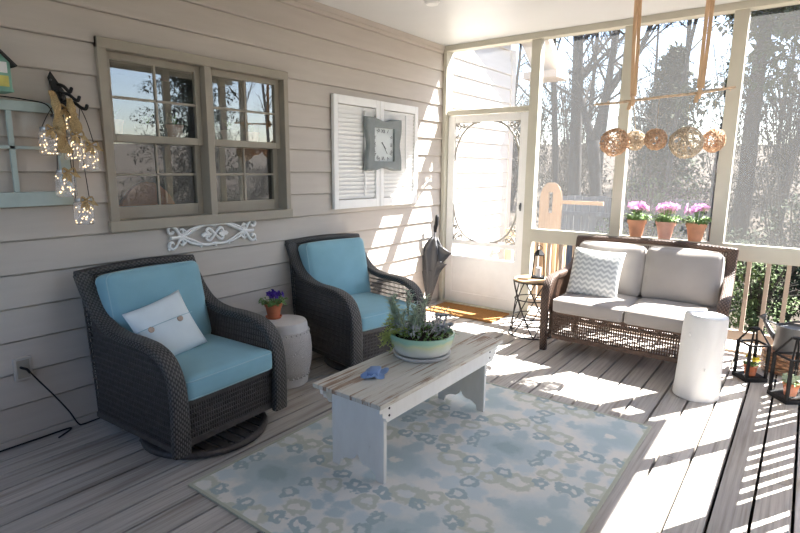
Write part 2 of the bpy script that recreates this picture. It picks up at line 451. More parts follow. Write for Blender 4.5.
def tag(o, label=None, cat=None, group=None, kind=None):
    if label: o['label'] = label
    if cat: o['category'] = cat
    if group: o['group'] = group
    if kind: o['kind'] = kind
    return o
def thing(name, label, cat, loc=(0, 0, 0), rz=0, group=None, rot=None):
    o = bpy.data.objects.new(name, None); COL.objects.link(o); o.empty_display_size = .05
    o.location = loc; o.rotation_euler = rot if rot else (0, 0, rz)
    return tag(o, label, cat, group)
def struct(name, mb, mat, parent=None, **kw):
    o = mb.build(name, mat, parent, **kw)
    if not parent: o['kind'] = 'structure'
    return o
def dup(root, label=None, group=None):
    def cp(o, par):
        c = o.copy(); COL.objects.link(c)
        if par: c.parent = par
        for ch in list(o.children): cp(ch, c)
        return c
    c = cp(root, None)
    if label: c['label'] = label
    if group: c['group'] = group
    return c

H = 2.76
XR = 3.41          # inner face of the right-hand screen wall
YB = -6.1          # wall behind the camera

# ------------------------------------------------------------------ setting: deck floor, ceiling, walls
mb = MB(); pitch = .1465; x = 2.917-pitch*20; rr = random.Random(3)
while x < 3.62:
    if x > -.16:
        y = YB - .1; y -= rr.random()*1.5
        while y < .75:
            L = rr.choice([3.6, 4.2, 4.9, 5.5]); y1 = min(y+L, .78); y0 = max(y, YB-.1)
            if y1 > y0: mb.box((max(x+.0066, -.1), y0+.0015, -.045), (x+pitch-.0066, y1-.002, rr.uniform(-.0012, .0)))
            y += L
    x += pitch
struct('floor', mb, M['deck'])
mb = MB(); mb.box((3.60, YB-.1, -1.1), (3.66, .84, -.05)); mb.box((-.1, .78, -1.1), (3.6, .84, -.05)); mb.box((-.1, YB-.16, -1.1), (3.66, YB-.1, -.05))
for k in range(15): mb.box((-.1, YB+.2+k*.46, -.24), (3.6, YB+.24+k*.46, -.046))
struct('trim_40', mb, plain('dark_joist_timber', (.06, .05, .042), .9))

struct('ceiling', MB().box((-.2, YB-.1, H), (XR+.05+.34, .10, H+.05)), M['ceiling'])
mb = MB(); mb.box((-.2, YB-.3, H+.055), (XR+.05+.36, .14, H+.16))
struct('roof', mb, M['roof'])
mb = MB(); mb.box((XR+.37, YB-.3, H-.06), (XR+.40, .14, H+.05)); struct('trim_9', mb, M['trim'])

WY0, WY1, WZ0, WZ1 = -3.56, -2.26, 1.15, 2.15     # hole for the double window
mb = MB()
def lap(y0, y1, z0, z1, ca, cb):
    if z1-z0 < .002 or y1-y0 < .01: return
    prof = [(ca, -.006), (ca+.006, 0), (cb-.0055, -.014), (cb-.005, -.024), (cb, -.024)]
    def xo(z):
        for (p, u), (q_, v) in zip(prof, prof[1:]):
            if p-1e-9 <= z <= q_+1e-9: return u+(v-u)*(z-p)/(q_-p)
        return -.024
    zz = [z0]+[p for p, u in prof if z0+1e-6 < p < z1-1e-6]+[z1]; n = len(zz); vs = []
    for z in zz: vs += [(xo(z), y0, z), (xo(z), y1, z), (-.035, y1, z), (-.035, y0, z)]
    fs = [(0, 3, 2, 1), (4*n-4, 4*n-3, 4*n-2, 4*n-1)]
    for i in range(n-1):
        o = 4*i
        for k in range(4): fs.append((o+k, o+(k+1) % 4, o+4+(k+1) % 4, o+4+k))
    mb.add(vs, fs)
zs = [2.507-.1765*k for k in range(-3, 15)]
zs = sorted(z for z in zs if z > -.7)
for a in zs:
    b = a+.1765
    y_in1 = 1.62
    if b > 3.0: continue
    za = max(a, .0)
    lo, hi = max(za, WZ0), min(b, WZ1)
    if hi-lo > 0:
        lap(YB, WY0, lo, hi, a, b); lap(WY1, y_in1, lo, hi, a, b)
        lap(YB, y_in1, za, lo, a, b); lap(YB, y_in1, hi, b, a, b)
    else: lap(YB, y_in1, za, b, a, b)
mb.box((-.13, YB, -.7), (-.03, WY0, 3.05)); mb.box((-.13, WY1, -.7), (-.03, 1.60, 3.05))
mb.box((-.13, WY0, -.7), (-.03, WY1, WZ0)); mb.box((-.13, WY0, WZ1), (-.03, WY1, 3.05))
mb.box((-.03, .16, 2.98), (-.002, 1.55, 3.9))
struct('wall_left', mb, M['siding'])
struct('baseboard_left', MB().box((-.012, YB, .0), (.008, -.1, .035)), M['siding'])
struct('trim_8', MB().box((.0, YB, H-.045), (.012, -.01, H-.001)), M['siding'])     # board under the ceiling along the house wall
m = MB(); m.box((-.1, YB-.1, -.2), (XR+.12, YB, .90)); m.box((-.1, YB-.1, 2.62), (XR+.12, YB, H)); m.box((-.1, YB-.1, .9), (.15, YB, 2.62)); m.box((XR-.15, YB-.1, .9), (XR+.12, YB, 2.62)); m.box((1.95, YB-.1, .9), (2.3, YB, 2.62))
struct('wall_back', m, M['siding'])

# gable roof rake that oversails the house wall outside
mb = MB()
mb.prism([(.30, 4.28), (.30, 4.42), (2.56, 2.84), (2.44, 2.80)], -.05, .33, 0)
struct('trim_7', mb, M['siding'])
struct('trim_31', MB().box((-.05, 2.05, 2.70), (.42, 2.5, 2.79)), M['tan_rail'])
struct('trim_10', MB().box((-.14, 1.60, -.7), (.012, 1.70, 3.0)), M['siding'])

# posts and header of the far screen wall
def post(name, x0, x1, y0=-.0, y1=.09, z0=0, z1=H-.05):
    struct(name, MB().box((x0, y0, z0), (x1, y1, z1)), M['trim'], bevel=.004)
post('trim_1', .0, .042, -.035, .09)
post('trim_2', .973, 1.067); post('trim_3', 1.823, 1.912); post('trim_4', 2.632, 2.732); post('trim_5', XR-.02, XR+.05, .0, .09)
struct('trim_6', MB().box((.0, -.03, H-.055), (XR+.05, .09, H-.001)), M['trim'], bevel=.003)       # top plate
struct('trim_11', MB().box((.042, .0, 2.052), (.973, .08, 2.10)), M['trim'], bevel=.003)          # head over the door
# posts / header of the right-hand screen wall
for i, yc in enumerate((-.30, -1.14, -2.02, -2.9)):
    struct('trim_%d' % (20+i), MB().box((XR, yc-.045, 0), (XR+.05, yc+.045, H-.055)), M['trim'], bevel=.004)
struct('wall_right', MB().box((XR, YB, -.2), (XR+.12, -2.95, H-.056)), M['siding'])
struct('trim_30', MB().box((XR-.02, YB, H-.055), (XR+.06, -.03, H-.001)), M['trim'])

# screens
def screen(name, x0, x1, z0, z1, y=.055, mat='screen'):
    o = MB().add([(x0, y, z0), (x1, y, z0), (x1, y, z1), (x0, y, z1)], [(0, 1, 2, 3)]) or None
def scr(name, quad, mat='screen'):
    m = MB(); m.add(quad, [(0, 1, 2, 3)]); o = m.build(name, M[mat]); o['kind'] = 'structure'; return o
for i, (a, b) in enumerate(((1.067, 1.823), (1.912, 2.632), (2.732, XR-.02))):
    scr('window_%d' % (3+i), [(a, .055, .905), (b, .055, .905), (b, .055, H-.055), (a, .055, H-.055)])
scr('window_6', [(.042, .055, 2.10), (.973, .055, 2.10), (.973, .055, H-.055), (.042, .055, H-.055)])
scr('window_7', [(XR+.03, -2.94, .1), (XR+.03, 0, .1), (XR+.03, 0, H-.055), (XR+.03, -2.94, H-.055)])

# railings, one per bay
def railing(label, x0, x1, y0=.0, side=False):
    r = thing('porch_railing', label, 'railing', (x0, y0, 0), 0, 'porch railings between the posts')
    L = x1-x0
    MB().box((0, -.004, .772), (L, .05, .905)).build('top_rail', M['trim'], r, bevel=.004)
    MB().box((0, .006, .105), (L, .046, .19)).build('bottom_rail', M['tan_rail'], r, bevel=.003)
    n = int(round(L/.122)); p0 = L/n; m0 = None
    for i in range(n):
        xc = (i+.5)*p0
        if m0 is None: m0 = MB().box((-.015, .012, .188), (.015, .042, .775)).build('baluster', M['tan_rail'], r); m0.location = (xc, 0, 0)
        else:
            c = m0.copy(); COL.objects.link(c); c.parent = r; c.location = (xc, 0, 0)
    return r
railing('cream porch railing section between the screen door and the wicker loveseat', 1.067, 1.823)
railing('cream porch railing section behind the wicker loveseat under the pink flowerpots', 1.912, 2.632)
railing('cream porch railing section at the far right behind the black lanterns', 2.732, XR-.02)
rs = railing('cream porch railing along the right side of the porch', 0, 2.84)
rs.rotation_euler = (0, 0, -PI/2); rs.location = (XR+.003, -.07, 0)
struct('trim_12', MB().box((1.067, .012, .0), (XR, .05, .022)), M['tan_rail'])

# ------------------------------------------------------------------ double window in the house wall
def win_frame():
    m = MB()
    m.box((-.08, -3.60, 1.11), (.022, -3.55, 2.19)); m.box((-.08, -2.265, 1.11), (.022, -2.222, 2.19))
    m.box((-.08, -3.60, 2.13), (.026, -2.222, 2.19)); m.box((-.08, -3.61, 1.10), (.032, -2.215, 1.165))
    m.box((-.08, -2.93, 1.15), (.018, -2.88, 2.14))
    return m
struct('trim_13', win_frame(), M['taupe'], bevel=.004)
def window(n, y0, y1):
    root = bpy.data.objects.new('window_%d' % n, None); COL.objects.link(root); root['kind'] = 'structure'
    zm = 1.645
    for (nm, xx, z0, z1, br) in (('upper_sash', -.035, zm-.02, 2.13, .045), ('lower_sash', -.075, 1.165, zm+.02, .075)):
        m = MB(); st = .042; d = .03
        m.box((xx-d, y0, z0), (xx, y0+st, z1)); m.box((xx-d, y1-st, z0), (xx, y1, z1))
        m.box((xx-d, y0+st, z1-.04), (xx, y1-st, z1)); m.box((xx-d, y0+st, z0), (xx, y1-st, z0+br))
        ym = (y0+y1)/2; zc = (z0+br+z1-.04)/2
        m.box((xx-.024, ym-.0075, z0+br), (xx-.004, ym+.0075, z1-.04)); m.box((xx-.024, y0+st, zc-.0075), (xx-.004, y1-st, zc+.0075))
        s = m.build(nm, M['taupe'], root, bevel=.003)
        g = MB(); g.add([(xx-.013, y0+st, z0+br), (xx-.013, y1-st, z0+br), (xx-.013, y1-st, z1-.04), (xx-.013, y0+st, z1-.04)], [(0, 1, 2, 3)])
        g.build('pane', M['glass'], s)
    return root
window(1, -3.55, -2.93); window(2, -2.88, -2.265)
# dim room behind it
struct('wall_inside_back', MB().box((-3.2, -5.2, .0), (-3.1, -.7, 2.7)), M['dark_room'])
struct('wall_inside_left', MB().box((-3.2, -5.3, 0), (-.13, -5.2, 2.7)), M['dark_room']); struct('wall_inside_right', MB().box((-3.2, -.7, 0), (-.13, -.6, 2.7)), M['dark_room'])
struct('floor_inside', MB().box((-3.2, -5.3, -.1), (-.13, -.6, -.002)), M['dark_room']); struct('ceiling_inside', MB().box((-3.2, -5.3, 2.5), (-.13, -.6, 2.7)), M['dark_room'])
sh = MB().box((-.30, -3.56, 1.625), (-.115, -2.26, 1.648)).build('window_shelf', M['taupe']); tag(sh, 'narrow shelf across the inside of the double window holding flowerpots', 'shelf')
def pot_prof(r0, r1, h, rim=.02):
    return [(r0*.2, .004), (r0, 0), (r1*.93, h-rim), (r1*1.02, h-rim), (r1*1.03, h), (r1*.9, h), (r1*.86, h-.02), (.002, h-.022)]
IP = [(-3.43, .055, .115, 'terracotta_pale', 'pale pot with tall leaves behind the left window, leftmost on the inside shelf'),
      (-3.22, .075, .10, 'saucer', 'wide white bowl planter behind the left window, middle of its inside shelf'),
      (-3.03, .055, .11, 'terracotta_pale', 'small tilted clay pot behind the left window, nearest the centre mullion'),
      (-2.79, .05, .12, 'terracotta_pale', 'pinkish clay pot behind the right window, nearest the centre mullion'),
      (-2.60, .06, .10, 'saucer', 'whitish pot of sparse stems in the middle of the right window'),
      (-2.40, .055, .10, 'terracotta_pale', 'clay pot behind the right window, nearest its right edge')]
for i, (y, r, h, mt, lab) in enumerate(IP):
    t = thing('indoor_flowerpot', lab, 'flowerpot', (-.205, y, 1.648), 0, 'flowerpots on the shelf inside the window')
    MB().lathe(pot_prof(r*.7, r, h), n=20).build('pot', M[mt], t, smooth='auto')
    m = MB(); q = random.Random(i)
    for k in range(12):
        a = q.random()*6.28; m.leaf((0, 0, h-.02), (math.cos(a)*.5, math.sin(a)*.5, 1), q.uniform(.07, .15), .018)
    m.build('leaves', M['leaf'], t)
t = thing('storage_box', 'teal box inside the house seen through the lower left window panes', 'box', (-.62, -3.66, 0))
MB().box((-.2, -.32, 1.18), (.1, .22, 1.40)).build('box_body', plain('teal_box', (.10, .42, .34), .6), t, bevel=.01)
MB().box((-.3, -.35, .0), (.15, .30, 1.18)).build('stand', M['dark_room'], t)
t = thing('dining_chair', 'round backed orange wood chair inside the house behind the window', 'chair', (-.72, -2.98, 0))
m = MB(); ring = [(math.cos(a)*.26, .95+math.sin(a)*.42) for a in [PI*k/16 for k in range(17)]]
m.prism(ring, -.02, .02, 0); m.build('backrest', plain('orange_wood', srgb(214, 130, 74), .5), t, bevel=.006)
MB().box((-.02, -.26, .45), (.45, .26, .49)).build('seat', M['cedar'], t)
for (a, b) in ((0, -.24), (0, .22), (.42, -.24), (.42, .22)): MB().box((a-.02, b, 0), (a+.02, b+.03, .96 if a == 0 else .45)).build('leg', M['cedar'], t)

# ------------------------------------------------------------------ screen door
dr = bpy.data.objects.new('door_1', None); COL.objects.link(dr); dr['kind'] = 'structure'; dr.location = (.045, .02, .012)
W, HD = .925, 2.033
m = MB(); d = .035
m.box((0, 0, 0), (.085, d, HD)); m.box((W-.085, 0, 0), (W, d, HD)); m.box((.085, 0, HD-.075), (W-.085, d, HD)); m.box((.085, 0, 0), (W-.085, d, .12))
m.box((.085, .002, .50), (W-.085, d-.002, .53))
m.build('door_frame', M['white'], dr, bevel=.005)
MB().box((.085, .008, .12), (W-.085, d-.008, .51)).build('kick_panel', M['white'], dr)
MB().box((.085, .004, .655), (W-.085, d-.004, .705)).build('cross_bar', M['white'], dr, bevel=.004)
g = MB(); g.add([(.085, .03, .53), (W-.085, .03, .53), (W-.085, .03, HD-.075), (.085, .03, HD-.075)], [(0, 1, 2, 3)]); g.build('screen_mesh', M['screen_door'], dr)
def bracket(cx, cz, sx, sz, w=.30, h=.40):
    m = MB(); yy = d/2
    P = lambda u, v: (cx+sx*u*w, yy, cz+sz*v*h)
    arc = [P(1-math.sin(a), math.cos(a)*-1+1) if False else P(1-math.cos(a), 1-math.sin(a)) for a in [PI/2*k/14 for k in range(15)]]
    arc = [P(1-math.sin(a), 1-math.cos(a)) for a in [PI/2*k/14 for k in range(15)]]
    # arc from far end on the horizontal edge to far end on the vertical edge, bowed away from the corner
    arc = [P((1-math.sin(a)), (1-math.cos(a))) for a in [PI/2*k/14 for k in range(15)]]
    m.tube(arc, .012, 6)
    m.tube([P(0, 0), P(1, 0)], .007, 5); m.tube([P(0, 0), P(0, 1)], .007, 5)
    def scroll(u0, v0, rad, turns, a0, sg):
        pts = []
        for k in range(22):
            f = k/21; a = a0+sg*turns*2*PI*f; r_ = rad*(1-f*.8); pts.append(P(u0+r_*math.cos(a), v0+r_*math.sin(a)*w/h))
        m.tube(pts, .0085, 5)
    scroll(.13, .11, .11, 1.2, PI*1.2, 1); scroll(.32, .07, .08, 1.1, PI, -1); scroll(.08, .36, .08, 1.1, -PI/2, 1)
    m.tube(cr([P(.02, .02), P(.12, .16), P(.27, .24)], 6), .007, 5); m.tube(cr([P(.05, .5), P(.1, .3), P(.18, .22)], 6), .006, 5)
    m.tube(cr([P(.5, .05), P(.36, .14), P(.25, .18)], 6), .006, 5)
    return m
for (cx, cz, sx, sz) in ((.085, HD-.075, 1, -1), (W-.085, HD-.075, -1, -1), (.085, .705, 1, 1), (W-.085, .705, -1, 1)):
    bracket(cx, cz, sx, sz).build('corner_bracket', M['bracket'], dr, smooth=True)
m = MB(); m.box((W-.05, -.006, 1.06), (W-.034, .0, 1.14)); m.tube([(W-.042, -.004, 1.075), (W-.042, -.03, 1.08), (W-.042, -.03, 1.12), (W-.042, -.004, 1.125)], .0045, 6)
m.build('handle', M['galv'], dr, smooth=True)
struct('trim_14', MB().box((.0, -.04, .0), (.973, .1, .012)), M['trim'])

# doormat
tag(MB().rbox((0, 0, .009), (.395, .205, .009), .006, 6).build('doormat', M['coir'], loc=(.515, -.285, .001)), 'brown coir doormat on the deck in front of the white screen door', 'doormat')

# ------------------------------------------------------------------ rug
t = thing('area_rug', 'pale blue and cream ikat patterned rug lying under the white bench', 'rug', (1.87, -2.845, .001))
MB().box((-.79, -.985, 0), (.79, .985, .008)).build('pile', M['rug'], t)
m = MB()
for (a, b) in (((-.80, -.995, 0), (.80, -.98, .010)), ((-.80, .98, 0), (.80, .995, .010)), ((-.80, -.98, 0), (-.785, .98, .010)), ((.785, -.98, 0), (.80, .98, .010))): m.box(a, b)
m.build('binding', M['rug_edge'], t)

# ------------------------------------------------------------------ wicker seats
def interp(path, x):
    for a, b in zip(path, path[1:]):
        if (a[0]-x)*(b[0]-x) <= 0 and abs(a[0]-b[0]) > 1e-9:
            f = (x-a[0])/(b[0]-a[0]); return a[1]+f*(b[1]-a[1])
    return None
def wicker_body(root, W, path, Hb, bb, zb, wm, rm, xb0, zseat, band_w=.095, band_t=.045, apron_x=.36, leg=False, pit=.0155, flare=0):
    cp = cr([(x, 0, z) for x, z in path], 6)
    for s in (-1, 1):
        yc = s*(W-band_w/2)
        m = MB().band([(p.x, yc+s*flare*max(0, min(1, (p.x+.30)/.55)), p.z) for p in cp], (0, 1, 0), band_w, band_t, wf=lambda f: 1.0-.12*math.sin(f*PI)-(.35*max(0, (f-.8)/.2) if leg else 0))
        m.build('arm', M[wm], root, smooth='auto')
        # outer open-weave side panel
        prof = [(p.x, p.z) for p in cp]; m = MB(); ys = s*(W-.03)
        x = xb0+.02; k = 0
        while x < apron_x:
            zt = interp(prof, x)
            if zt and zt-.01 > zb: m.tube([(x, ys, zb), (x, ys+s*.004*math.sin(k*PI), zt-.012)], .0052, 5, cap=False)
            x += pit; k += 1
        z = zb+.01
        while z < .86:
            xs = [xb0-.07*max(0, (z-zb))/(Hb-zb), apron_x]
            xe = xs[0]
            for q in range(60):
                xx = apron_x-(apron_x-xs[0])*q/60; zt = interp(prof, xx)
                if zt and zt-.01 > z: xe = xx; break
            if xe > xs[0]+.02: m.tube([(xs[0], ys+s*.003, z), (xe, ys+s*.003, z)], .0042, 4, cap=False)
            z += .034
        m.build('side_panel', M[rm], root, smooth=True)
    # back: curved lattice panel plus woven top rim
    xbz = lambda z: xb0-(bb+xb0)*((z-zb)/(Hb-zb))**1.2 if False else xb0+(-bb-xb0)*((z-zb)/(Hb-zb))**1.25
    m = MB(); y = -W+.03
    while y < W-.02:
        m.tube([(xbz(zb+(Hb-.03-zb)*k/6), y, zb+(Hb-.03-zb)*k/6) for k in range(7)], .0056, 5, cap=False); y += pit
    z = zb+.02
    while z < Hb-.03:
        m.tube([(xbz(z)+.004, -W+.03, z), (xbz(z)+.004, W-.03, z)], .0045, 4, cap=False); z += .03
    m.build('back_panel', M[rm], root, smooth=True)
    m = MB(); top = [(-bb+.012*math.sin(PI*k/20), -W+.01+(2*W-.02)*k/20, Hb-.012+.022*math.sin(PI*k/20)) for k in range(21)]
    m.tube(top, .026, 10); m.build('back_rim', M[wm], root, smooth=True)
    # apron under the seat
    m = MB(); y = -W+band_w*.8
    while y < W-band_w*.8:
        m.tube([(apron_x-.005, y, zb+.012), (apron_x-.005, y, zseat)], .0056 if leg else .0068, 5, cap=False); y += pit if leg else .0142
    z = zb+.02
    while z < zseat:
        m.tube([(apron_x, -W+band_w*.8, z), (apron_x, W-band_w*.8, z)], .0045, 4, cap=False); z += .026
    m.build('apron', M[rm], root, smooth=True)
    m = MB()
    for (a, b) in ((zb-.012, zb+.02), (zseat-.02, zseat)): m.box((apron_x-.022, -W+band_w*.8, a), (apron_x+.008, W-band_w*.8, b))
    for s in (-1, 1): m.box((xb0, s*(W-.03)-.014, zb-.012), (apron_x, s*(W-.03)+.014, zb+.018))
    m.box((xb0-.014, -W+.03, zb-.012), (xb0+.014, W-.03, zb+.018))
    m.box((xb0+.015, -W+band_w, zseat-.035), (apron_x-.03, W-band_w, zseat-.012))
    m.build('seat_frame', M[rm], root)

def piping_loop(hx, hy, z, r, n=5):
    pts = []
    for (cx, cy, a0) in ((hx-r, hy-r, 0), (-hx+r, hy-r, PI/2), (-hx+r, -hy+r, PI), (hx-r, -hy+r, 1.5*PI)):
        for k in range(n+1):
            a = a0+PI/2*k/n; pts.append((cx+r*math.cos(a), cy+r*math.sin(a), z))
    return pts

def cushion(root, name, c, half, r, mat, pipe, rot=None, puff=(.0, .0, .012), front_axis=2):
    """box cushion with piping along its two big faces; half = local half sizes, z is the thickness"""
    o = MB().rbox((0, 0, 0), half, r, 12, puff).build(name, mat, root, smooth=True)
    o.location = c; o.rotation_euler = rot if rot else (0, 0, 0)
    m = MB()
    for sg in (-1, 1): m.tube(piping_loop(half[0]*.992, half[1]*.992, sg*(half[2]-r*.55), r*1.1), .0045, 5, closed=True)
    m.build('piping', pipe, o, smooth=True)
    return o

CH = [(-.43, .895), (-.375, .80), (-.30, .705), (-.20, .635), (-.06, .605), (.10, .602), (.23, .588), (.325, .54), (.375, .45), (.392, .30), (.385, .075)]
def armchair(label, loc, rz):
    t = thing('wicker_armchair', label, 'armchair', loc, rz, 'wicker swivel armchairs by the house wall')
    wicker_body(t, .375, CH, .905, .43, .10, 'wicker', 'rod', -.355, .325)
    cushion(t, 'seat_cushion', (.055, 0, .392), (.345, .285, .062), .03, M['aqua'], M['aqua_pipe'], puff=(.006, .0, .016))
    cushion(t, 'back_cushion', (-.275, 0, .655), (.245, .29, .08), .04, M['aqua'], M['aqua_pipe'], rot=(0, R(-103), 0), puff=(.01, .012, .03))
    b = MB(); b.tube([(.13+.325*math.cos(a), .325*math.sin(a), .020) for a in [2*PI*k/40 for k in range(40)]], .02, 8, closed=True)
    for k in range(9):
        y = -.28+.07*k; xx = math.sqrt(max(.0, .325**2-y*y)); b.box((.13-xx, y-.024, .010), (.13+xx, y+.024, .018))
    b.tube([(0, 0, .015), (0, 0, .30)], .035, 10)
    b.box((-.05, -.3, .28), (.05, .3, .30))
    b.build('swivel_base', M['rod'], t, smooth='auto')
    return t
armchair('charcoal wicker armchair with aqua cushions, near the window, holding a buttoned pale pillow', (.515, -3.468, 0), R(3.2))
armchair('charcoal wicker armchair with aqua cushions and no pillow, below the clock beside the umbrella', (.482, -1.974, 0), R(-9))

# pale pillow on the first chair
def pillow(name, label, c, rot, s, th, mat, pipe=False):
    t = thing(name, label, 'pillow', c, 0, None, rot)
    n = 18; vs = []; fs = []; idx = {}
    for side in (1, -1):
        for i in range(n+1):
            for j in range(n+1):
                u, v = -1+2*i/n, -1+2*j/n
                e = (i in (0, n)) or (j in (0, n))
                k = (i, j) if e else (i, j, side)
                if k in idx: continue
                hgt = th*((1-u*u)**.55)*((1-v*v)**.55)
                pin = 1-.045*(1-max(abs(u), abs(v))**0) if False else 1
                bow = 1-.06*(1-v*v)*(abs(u)**3), 1-.06*(1-u*u)*(abs(v)**3)
                idx[k] = len(vs); vs.append((side*hgt, u*s*bow[0], v*s*bow[1]))
    g = lambda i, j, sd: idx[(i, j)] if ((i in (0, n)) or (j in (0, n))) else idx[(i, j, sd)]
    for sd in (1, -1):
        for i in range(n):
            for j in range(n):
                q = (g(i, j, sd), g(i+1, j, sd), g(i+1, j+1, sd), g(i, j+1, sd)); fs.append(q if sd > 0 else q[::-1])
    m = MB(); m.add(vs, fs); b = m.build('cover', mat, t, smooth=True)
    return t
t = pillow('throw_pillow', 'pale blue linen throw pillow with two buttons leaning on the near armchair', (.50, -3.575, .60), Euler((R(14), R(-26), R(-4)), 'XYZ'), .172, .058, M['pale_pillow'])
m = MB(); m.tube([(.0655-.05*abs(v)**3, v*.17, .035-.012*v) for v in [-1+.1*k for k in range(21)]], .0022, 4); m.build('placket_seam', M['aqua_pipe'], t, smooth=True)
for v in (-.62, .42):
    b = MB().lathe([(.003, .005), (.013, .0055), (.0165, .003), (.0165, 0)], n=16).build('button', plain('wood_button', srgb(190, 166, 146), .5) if v < 0 else bpy.data.materials['wood_button'], t, smooth=True)
    b.rotation_euler = (0, R(90), 0); b.location = (.060-.02*abs(v)**2, v*.17*.95, .022-.012*v)

# loveseat
SP = [(-.33, .885), (-.30, .80), (-.24, .69), (-.13, .635), (.03, .61), (.17, .603), (.275, .575), (.335, .50), (.350, .34), (.335, .0)]
t = thing('wicker_loveseat', 'brown wicker loveseat with beige cushions under the row of pink flowerpots', 'loveseat', (2.240, -.561, 0), -PI/2)
wicker_body(t, .63, SP, .89, .33, .12, 'wicker_brown', 'rod_brown', -.29, .345, band_w=.08, band_t=.05, apron_x=.325, pit=.0175, leg=True, flare=.04)
for s in (-1, 1):
    MB().tube([(-.29, s*.59, .14), (-.31, s*.59, 0)], [.028, .022], 8).build('leg', M['rod_brown'], t, smooth=True)
for s in (-1, 1):
    cushion(t, 'seat_cushion', (.07, s*.277, .405), (.335, .274, .058), .03, M['beige'], M['beige'], puff=(.006, 0, .015))
    cushion(t, 'back_cushion', (-.175, s*.277, .655), (.215, .272, .078), .05, M['beige'], M['beige'], rot=(0, R(-104), R(0)), puff=(.014, .012, .04))
pillow('chevron_pillow', 'grey and white chevron throw pillow at the left end of the loveseat', (1.915, -.635, .645), Euler((R(-3), R(-20), R(-84)), 'XYZ'), .205, .06, M['chevron'])

# ------------------------------------------------------------------ bench used as a coffee table
t = thing('wooden_bench', 'long white painted wooden bench with peeling top standing on the rug', 'bench', (1.635, -2.76, .0095))
HT = .440
for i in range(3):
    a = -.215+i*.1435
    MB().box((a+.001, -.60, HT-.022), (a+.1425, .60, HT)).build('top_board', M['peel'], t, bevel=.003)
def apron(side):
    L = .575; z1 = HT-.022; z0 = z1-.095
    o = [(-L, z1), (L, z1)]
    e = [(L, z1-.035), (L-.02, z1-.04), (L-.022, z1-.06), (L-.045, z1-.075), (L-.055, z0)]
    poly = [(-L, z1), (-L, z1-.035), (-L+.02, z1-.04), (-L+.022, z1-.06), (-L+.045, z1-.075), (-L+.055, z0), (L-.055, z0)]+e[::-1][1:]+[(L, z1)]
    x0 = side*.178
    return MB().prism([(p, q) for p, q in poly], x0-.011, x0+.011, 0)
for s in (-1, 1): apron(s).build('apron', M['bench_paint'], t, bevel=.002)
for y in (-.505, .475):
    w = .166; z1 = HT-.022
    arch = [(-w, z1), (-w, 0), (-w+.045, 0), (-w+.055, .035), (-w+.09, .055), (-.035, .06), (-.015, .075), (0, .10), (.015, .075), (.035, .06), (w-.09, .055), (w-.055, .035), (w-.045, 0), (w, 0), (w, z1)]
    m = MB(); m.prism(arch, y-.012, y+.012, 1); m.build('leg_panel', M['bench_paint'], t, bevel=.002)
MB().box((-.02, -.50, HT-.06), (.02, .48, HT-.023)).build('stretcher', M['bench_paint'], t)
m = MB()
for (y, z) in ((-.505, HT-.05), (-.505, HT-.085), (.475, HT-.05), (.475, HT-.085)):
    m.lathe([(.006, 0), (.006, .002)], n=8)
    o_ = len(m.v)-16
    for k in range(o_, len(m.v)):
        v = m.v[k]; m.v[k] = (.189+v[2], y+v[0], z+v[1])
m.build('nail_heads', M['iron'], t)

# planter bowl
BZ = .4505
t = thing('planter_bowl', 'wide green rimmed ceramic bowl of succulents on the peeling bench', 'planter', (1.605, -2.69, BZ))
MB().lathe([(.04, .004), (.145, .0), (.158, .008), (.165, .024), (.155, .024), (.14, .014), (.03, .013)], n=40).build('saucer', M['saucer'], t, smooth='auto')
MB().lathe([(.05, .02), (.128, .017), (.158, .035), (.173, .07), (.180, .105), (.184, .122), (.184, .134), (.174, .134), (.168, .118), (.03, .112)], n=44).build('bowl', M['bowl'], t, smooth='auto')
MB().lathe([(.001, .126), (.08, .123), (.169, .116)], n=30).build('soil', M['soil'], t, smooth=True)
q = random.Random(12)
def spray(m, c, n, spread, h, L, w, tilt=(0, 0), r0=.01, droop=.2):
    for k in range(n):
        a = q.random()*2*PI; rr_ = spread*math.sqrt(q.random())
        p = (c[0]+rr_*math.cos(a), c[1]+rr_*math.sin(a), c[2]+q.random()*h)
        d = Vector((math.cos(a)*q.uniform(.3, 1)+tilt[0], math.sin(a)*q.uniform(.3, 1)+tilt[1], q.uniform(.1, 1)))
        m.leaf(p, d, L*q.uniform(.7, 1.3), w, droop=droop)
def stem_plant(m, base, tip, n, L, w, r=.004):
    P_ = cr([base, tuple((Vector(base)+Vector(tip))/2+Vector((q.uniform(-.02, .02), q.uniform(-.02, .02), .02))), tip], 8)
    m.tube(P_, r, 5)
    for k in range(n):
        f = .15+.85*k/n; i = min(len(P_)-1, int(f*(len(P_)-1))); a = k*2.4
        m.leaf(P_[i], (math.cos(a), math.sin(a), .55), L*q.uniform(.75, 1.2), w, droop=.1)
m = MB()
for k in range(34):
    a = R(215)+q.uniform(-.8, .8); b = (.10*math.cos(a)+q.uniform(-.04, .02), .10*math.sin(a), .125); u = q.uniform(.75, 1.12)
    e = (.225*math.cos(a)*u, .225*math.sin(a)*u, max(.045, q.uniform(.0, .21))); stem_plant(m, b, e, 30, .026, .010, .0024)
m.build('trailing_sedum', M['leaf_lime'], t)
m = MB()
for k in range(15):
    a = q.random()*6.28; b = (-.06+.05*math.cos(a), -.04+.06*math.sin(a), .12); h_ = q.uniform(.10, .25)
    e = (b[0]+.05*math.cos(a)*h_*5, b[1]+.05*math.sin(a)*h_*5-.02, .12+h_); stem_plant(m, b, e, 34, .046, .012)
m.build('upright_succulent', M['leaf_grey'], t)
m = MB()
for k in range(7): stem_plant(m, (.0+.02*k-.04, .0+.01*k, .12), (.03*k-.10, .03+.02*k, .27+.02*math.sin(k*2)), 5, .02, .006, .0026)
spray(m, (.0, -.04, .125), 120, .13, .07, .055, .013); m.build('dusty_stems', M['leaf_dusty'], t)
